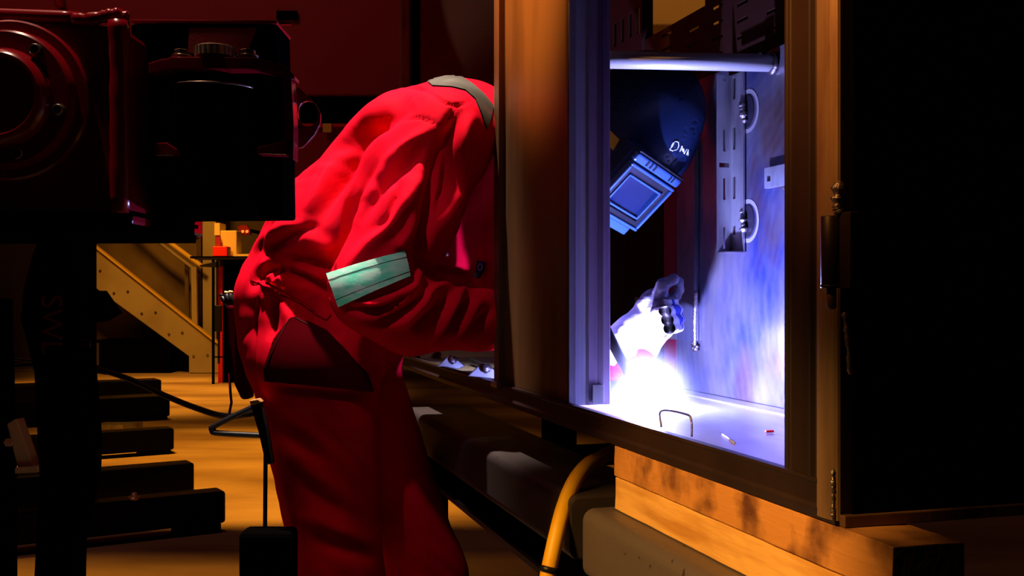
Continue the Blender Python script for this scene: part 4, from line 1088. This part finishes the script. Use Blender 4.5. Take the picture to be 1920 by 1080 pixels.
# shelf with boxes
Yh = 13.2
sh_ = root('shelf_unit', 'black shelf unit between the column and the red overalls', 'shelf', P(440, 700, Yh))
zs = lambda y: P(0, y, Yh).z
xs = lambda x: P(x, 0, Yh).x
obj('shelf_board', box(xs(370), xs(520), Yh-.3, Yh+.3, zs(486), zs(482)), 'black_steel', sh_)
obj('shelf_post', box(xs(409), xs(412), Yh-.28, Yh-.22, 0, zs(486)), 'black_steel', sh_)
obj('shelf_post', box(xs(512), xs(516), Yh-.28, Yh-.22, 0, zs(486)), 'black_steel', sh_)
obj('red_door', box(xs(413), xs(421), Yh-.1, Yh+.0, 0, zs(500)), 'redlit', sh_, label='red edge strip')
obj('side_panel', box(xs(421), xs(516), Yh-.05, Yh+.2, 0, zs(486)), 'black_steel', sh_)
cr = root('cream_case', 'cream upright case on the black shelf', 'case', P(425, 482, Yh))
obj('case_body', box(xs(406), xs(443), Yh+.02, Yh+.28, zs(482), zs(432)), 'cream', cr, bevel=.01)
obj('case_lid', box(xs(402), xs(412), Yh+.0, Yh+.28, zs(441), zs(418)), 'cream', cr)
obj('case_tray', box(xs(443), xs(480), Yh+.02, Yh+.28, zs(482), zs(476)), 'cream', cr)
rb = root('red_bin', 'bright red bin in front of the cream case', 'bin', P(420, 482, Yh-.1))
obj('bin_body', box(xs(407), xs(434), Yh-.2, Yh-.02, zs(482), zs(463)), 'redlit', rb, bevel=.01)
obj('bin_back', box(xs(407), xs(415), Yh-.05, Yh-.01, zs(463), zs(444)), 'red_dark', rb)
pl_ = root('pilot_lamp', 'dim red lamp glowing above the shelf', 'lamp', P(458, 432, Yh+.9))
obj('lamp_hood', slab([(445, 426), (452, 422), (462, 422), (468, 430), (468, 440), (452, 440)], Yh+.9, Yh+1.0), 'dimglow', pl_)
for x in (455, 463): obj('bulb', sphere(P(x, 434, Yh+.88), .02), 'glow', pl_, True)
obj('lamp_bracket', box(P(460, 0, Yh+1).x-.02, P(460, 0, Yh+1).x+.02, Yh+.95, RY1, P(0, 430, Yh+1).z-.02, P(0, 430, Yh+1).z+.02), 'black_steel', pl_)
# red machine cabinet behind
Yr = 5.0
rx = lambda x: P(x, 0, Yr).x
rz = lambda y: P(0, y, Yr).z
rc = root('red_press_frame', 'large dull red machine panel behind the bent welder', 'machine', (rx(500), Yr, 0))
obj('upper_panel', box(rx(-400), rx(757), Yr, Yr+.3, rz(178), rz(-160)), 'red_dark', rc, bevel=.006)
obj('beam', box(rx(-400), rx(757), Yr+.04, Yr+.3, rz(234), rz(178)), 'black_steel', rc)
obj('lower_panel', box(rx(-400), rx(757), Yr-.0, Yr+.3, rz(395), rz(235)), 'red_dark', rc, bevel=.006)
obj('edge_strip', box(rx(-400), rx(757), Yr-.02, Yr-.001, rz(239), rz(233)), 'redlit', rc)
obj('bracket', box(rx(608), rx(624), Yr-.04, Yr-.02, rz(250), rz(234)), 'rail', rc)
obj('hook', box(rx(520), rx(558), Yr-.02, Yr, rz(38), rz(22)), 'black_steel', rc)
obj('leg', box(rx(90), rx(150), Yr+.05, Yr+.2, .001, rz(395)), 'black_steel', rc)
obj('leg', box(rx(650), rx(710), Yr+.05, Yr+.2, .001, rz(395)), 'black_steel', rc)
obj('top_pipe', tube([P(100, -60, Yr-.04), P(112, 12, Yr-.04)], .02, 10), 'redlit', rc, True)
# overhead beam glimpsed above the slotted sheets, lit warm
tag(obj('roof_beam', box(.86, 1.36, 7.0, 7.25, 2.86, 6.5), 'stair', bevel=.01), 'warm lit steel hanger seen through the gap above the slotted rear sheet', 'beam')
# ------------------------------------------------------------------ cable, bar clamp, rod frame, tools
cb_ = bez([P(-40, 690, 3.4), P(60, 684, 3.4), P(160, 688, 3.3), P(240, 710, 3.2), P(310, 742, 3.1), P(370, 766, 3.0), P(420, 780, 2.9), P(470, 776, 2.75), P(540, 760, 2.7), P(600, 900, 2.75), P(650, 1200, 2.75)], 10)
tag(obj('power_cable', tube(cb_, .0085, 10), 'black_pl', smooth=True), 'black cable sagging across in front of the skid beams', 'cable')
tag(obj('power_cable', tube(bez([P(-60, 668, 3.3), P(60, 676, 3.3), P(140, 690, 3.3), P(200, 700, 3.25)], 8), .005, 8), 'black_pl', smooth=True), 'thinner black cable above the sagging one at the left', 'cable')
clp = root('bar_clamp', 'thin black bar clamp hanging from the shelf edge', 'clamp', P(410, 486, 12.88))
Yc = 12.88
obj('clamp_bar', slab([(406, 488), (409, 488), (409, 622), (406, 622)], Yc, Yc+.01), 'black_pl', clp)
obj('clamp_grip', slab([(402, 572), (415, 572), (415, 622), (402, 622)], Yc-.03, Yc+.01), 'black_pl', clp, bevel=.01)
obj('clamp_screw', slab([(408, 622), (412, 622), (412, 682), (408, 682)], Yc, Yc+.01), 'black_pl', clp)
obj('clamp_handle', slab([(402, 668), (417, 668), (417, 671), (402, 671)], Yc, Yc+.01), 'black_pl', clp)
obj('clamp_jaw', slab([(375, 497), (413, 489), (413, 502), (375, 500)], Yc, Yc+.01), 'black_pl', clp)
obj('clamp_rail', slab([(365, 483), (520, 482), (520, 486), (365, 487)], Yc-.005, Yc+.02), 'black_pl', clp)
Yt = 2.62
tf = root('rod_frame', 'bent black bar frame sticking out behind the thigh', 'frame', P(470, 790, Yt))
obj('frame_bar', tube(bez([P(560, 735, Yt), P(500, 752, Yt), P(405, 797, Yt), P(400, 806, Yt), P(410, 812, Yt), P(520, 818, Yt)], 8), .0072, 10), 'black_pl', tf, True)
obj('frame_post', tube([P(555, 730, Yt), P(555, 1000, Yt), P(555, 550+H/Yt*FP-2, Yt)], .012, 10), 'black_steel', tf)
ht = root('wooden_lever', 'wooden handled lever with a pale tip beside the thigh', 'lever', P(480, 752, 2.18))
obj('lever_bar', slab([(468, 756), (488, 752), (500, 800), (512, 870), (498, 872), (484, 810)], 2.18, 2.20), 'black_pl', ht, bevel=.003)
obj('lever_tip', slab([(467, 751), (484, 748), (491, 754), (470, 760)], 2.178, 2.203), 'wood_tool', ht, bevel=.002)
obj('lever_stem', slab([(494, 850), (500, 850), (496, 1400), (490, 1400)], 2.19, 2.20), 'black_steel', ht)
obj('lever_stand', box(P(490, 0, 2.2).x-.03, P(560, 0, 2.2).x, 2.13, 2.20, .001, P(0, 985, 2.2).z), 'black_steel', ht, bevel=.01)
tl = root('screwdriver_set', 'short tools with pale tips poking from the hip pocket', 'tools', P(430, 560, 2.38))
for k, (x, y, m) in enumerate(((415, 552, 'black_pl'), (424, 547, 'cream'), (432, 546, 'cream'), (440, 549, 'black_pl'), (447, 553, 'galv'))):
    obj('tool_shank', tube([P(428+k*3, 574, 2.385), P(x, y+4, 2.382)], .0055, 8), 'black_pl', tl, True)
    obj('tool_tip', tube([P(x, y+4, 2.382), P(x+1, y-1, 2.382)], .0048, 8), m, tl, True)

# every part keeps its world place under its root
bpy.context.view_layer.update()
for o in list(bpy.data.objects):
    if o.parent is not None: pass
inv = {}
for r in ROOTS:
    off = Matrix.Translation(r.location).inverted()
    for c in r.children:
        c.matrix_parent_inverse = off
print('scene built', len(bpy.data.objects), 'overall quads', nf)
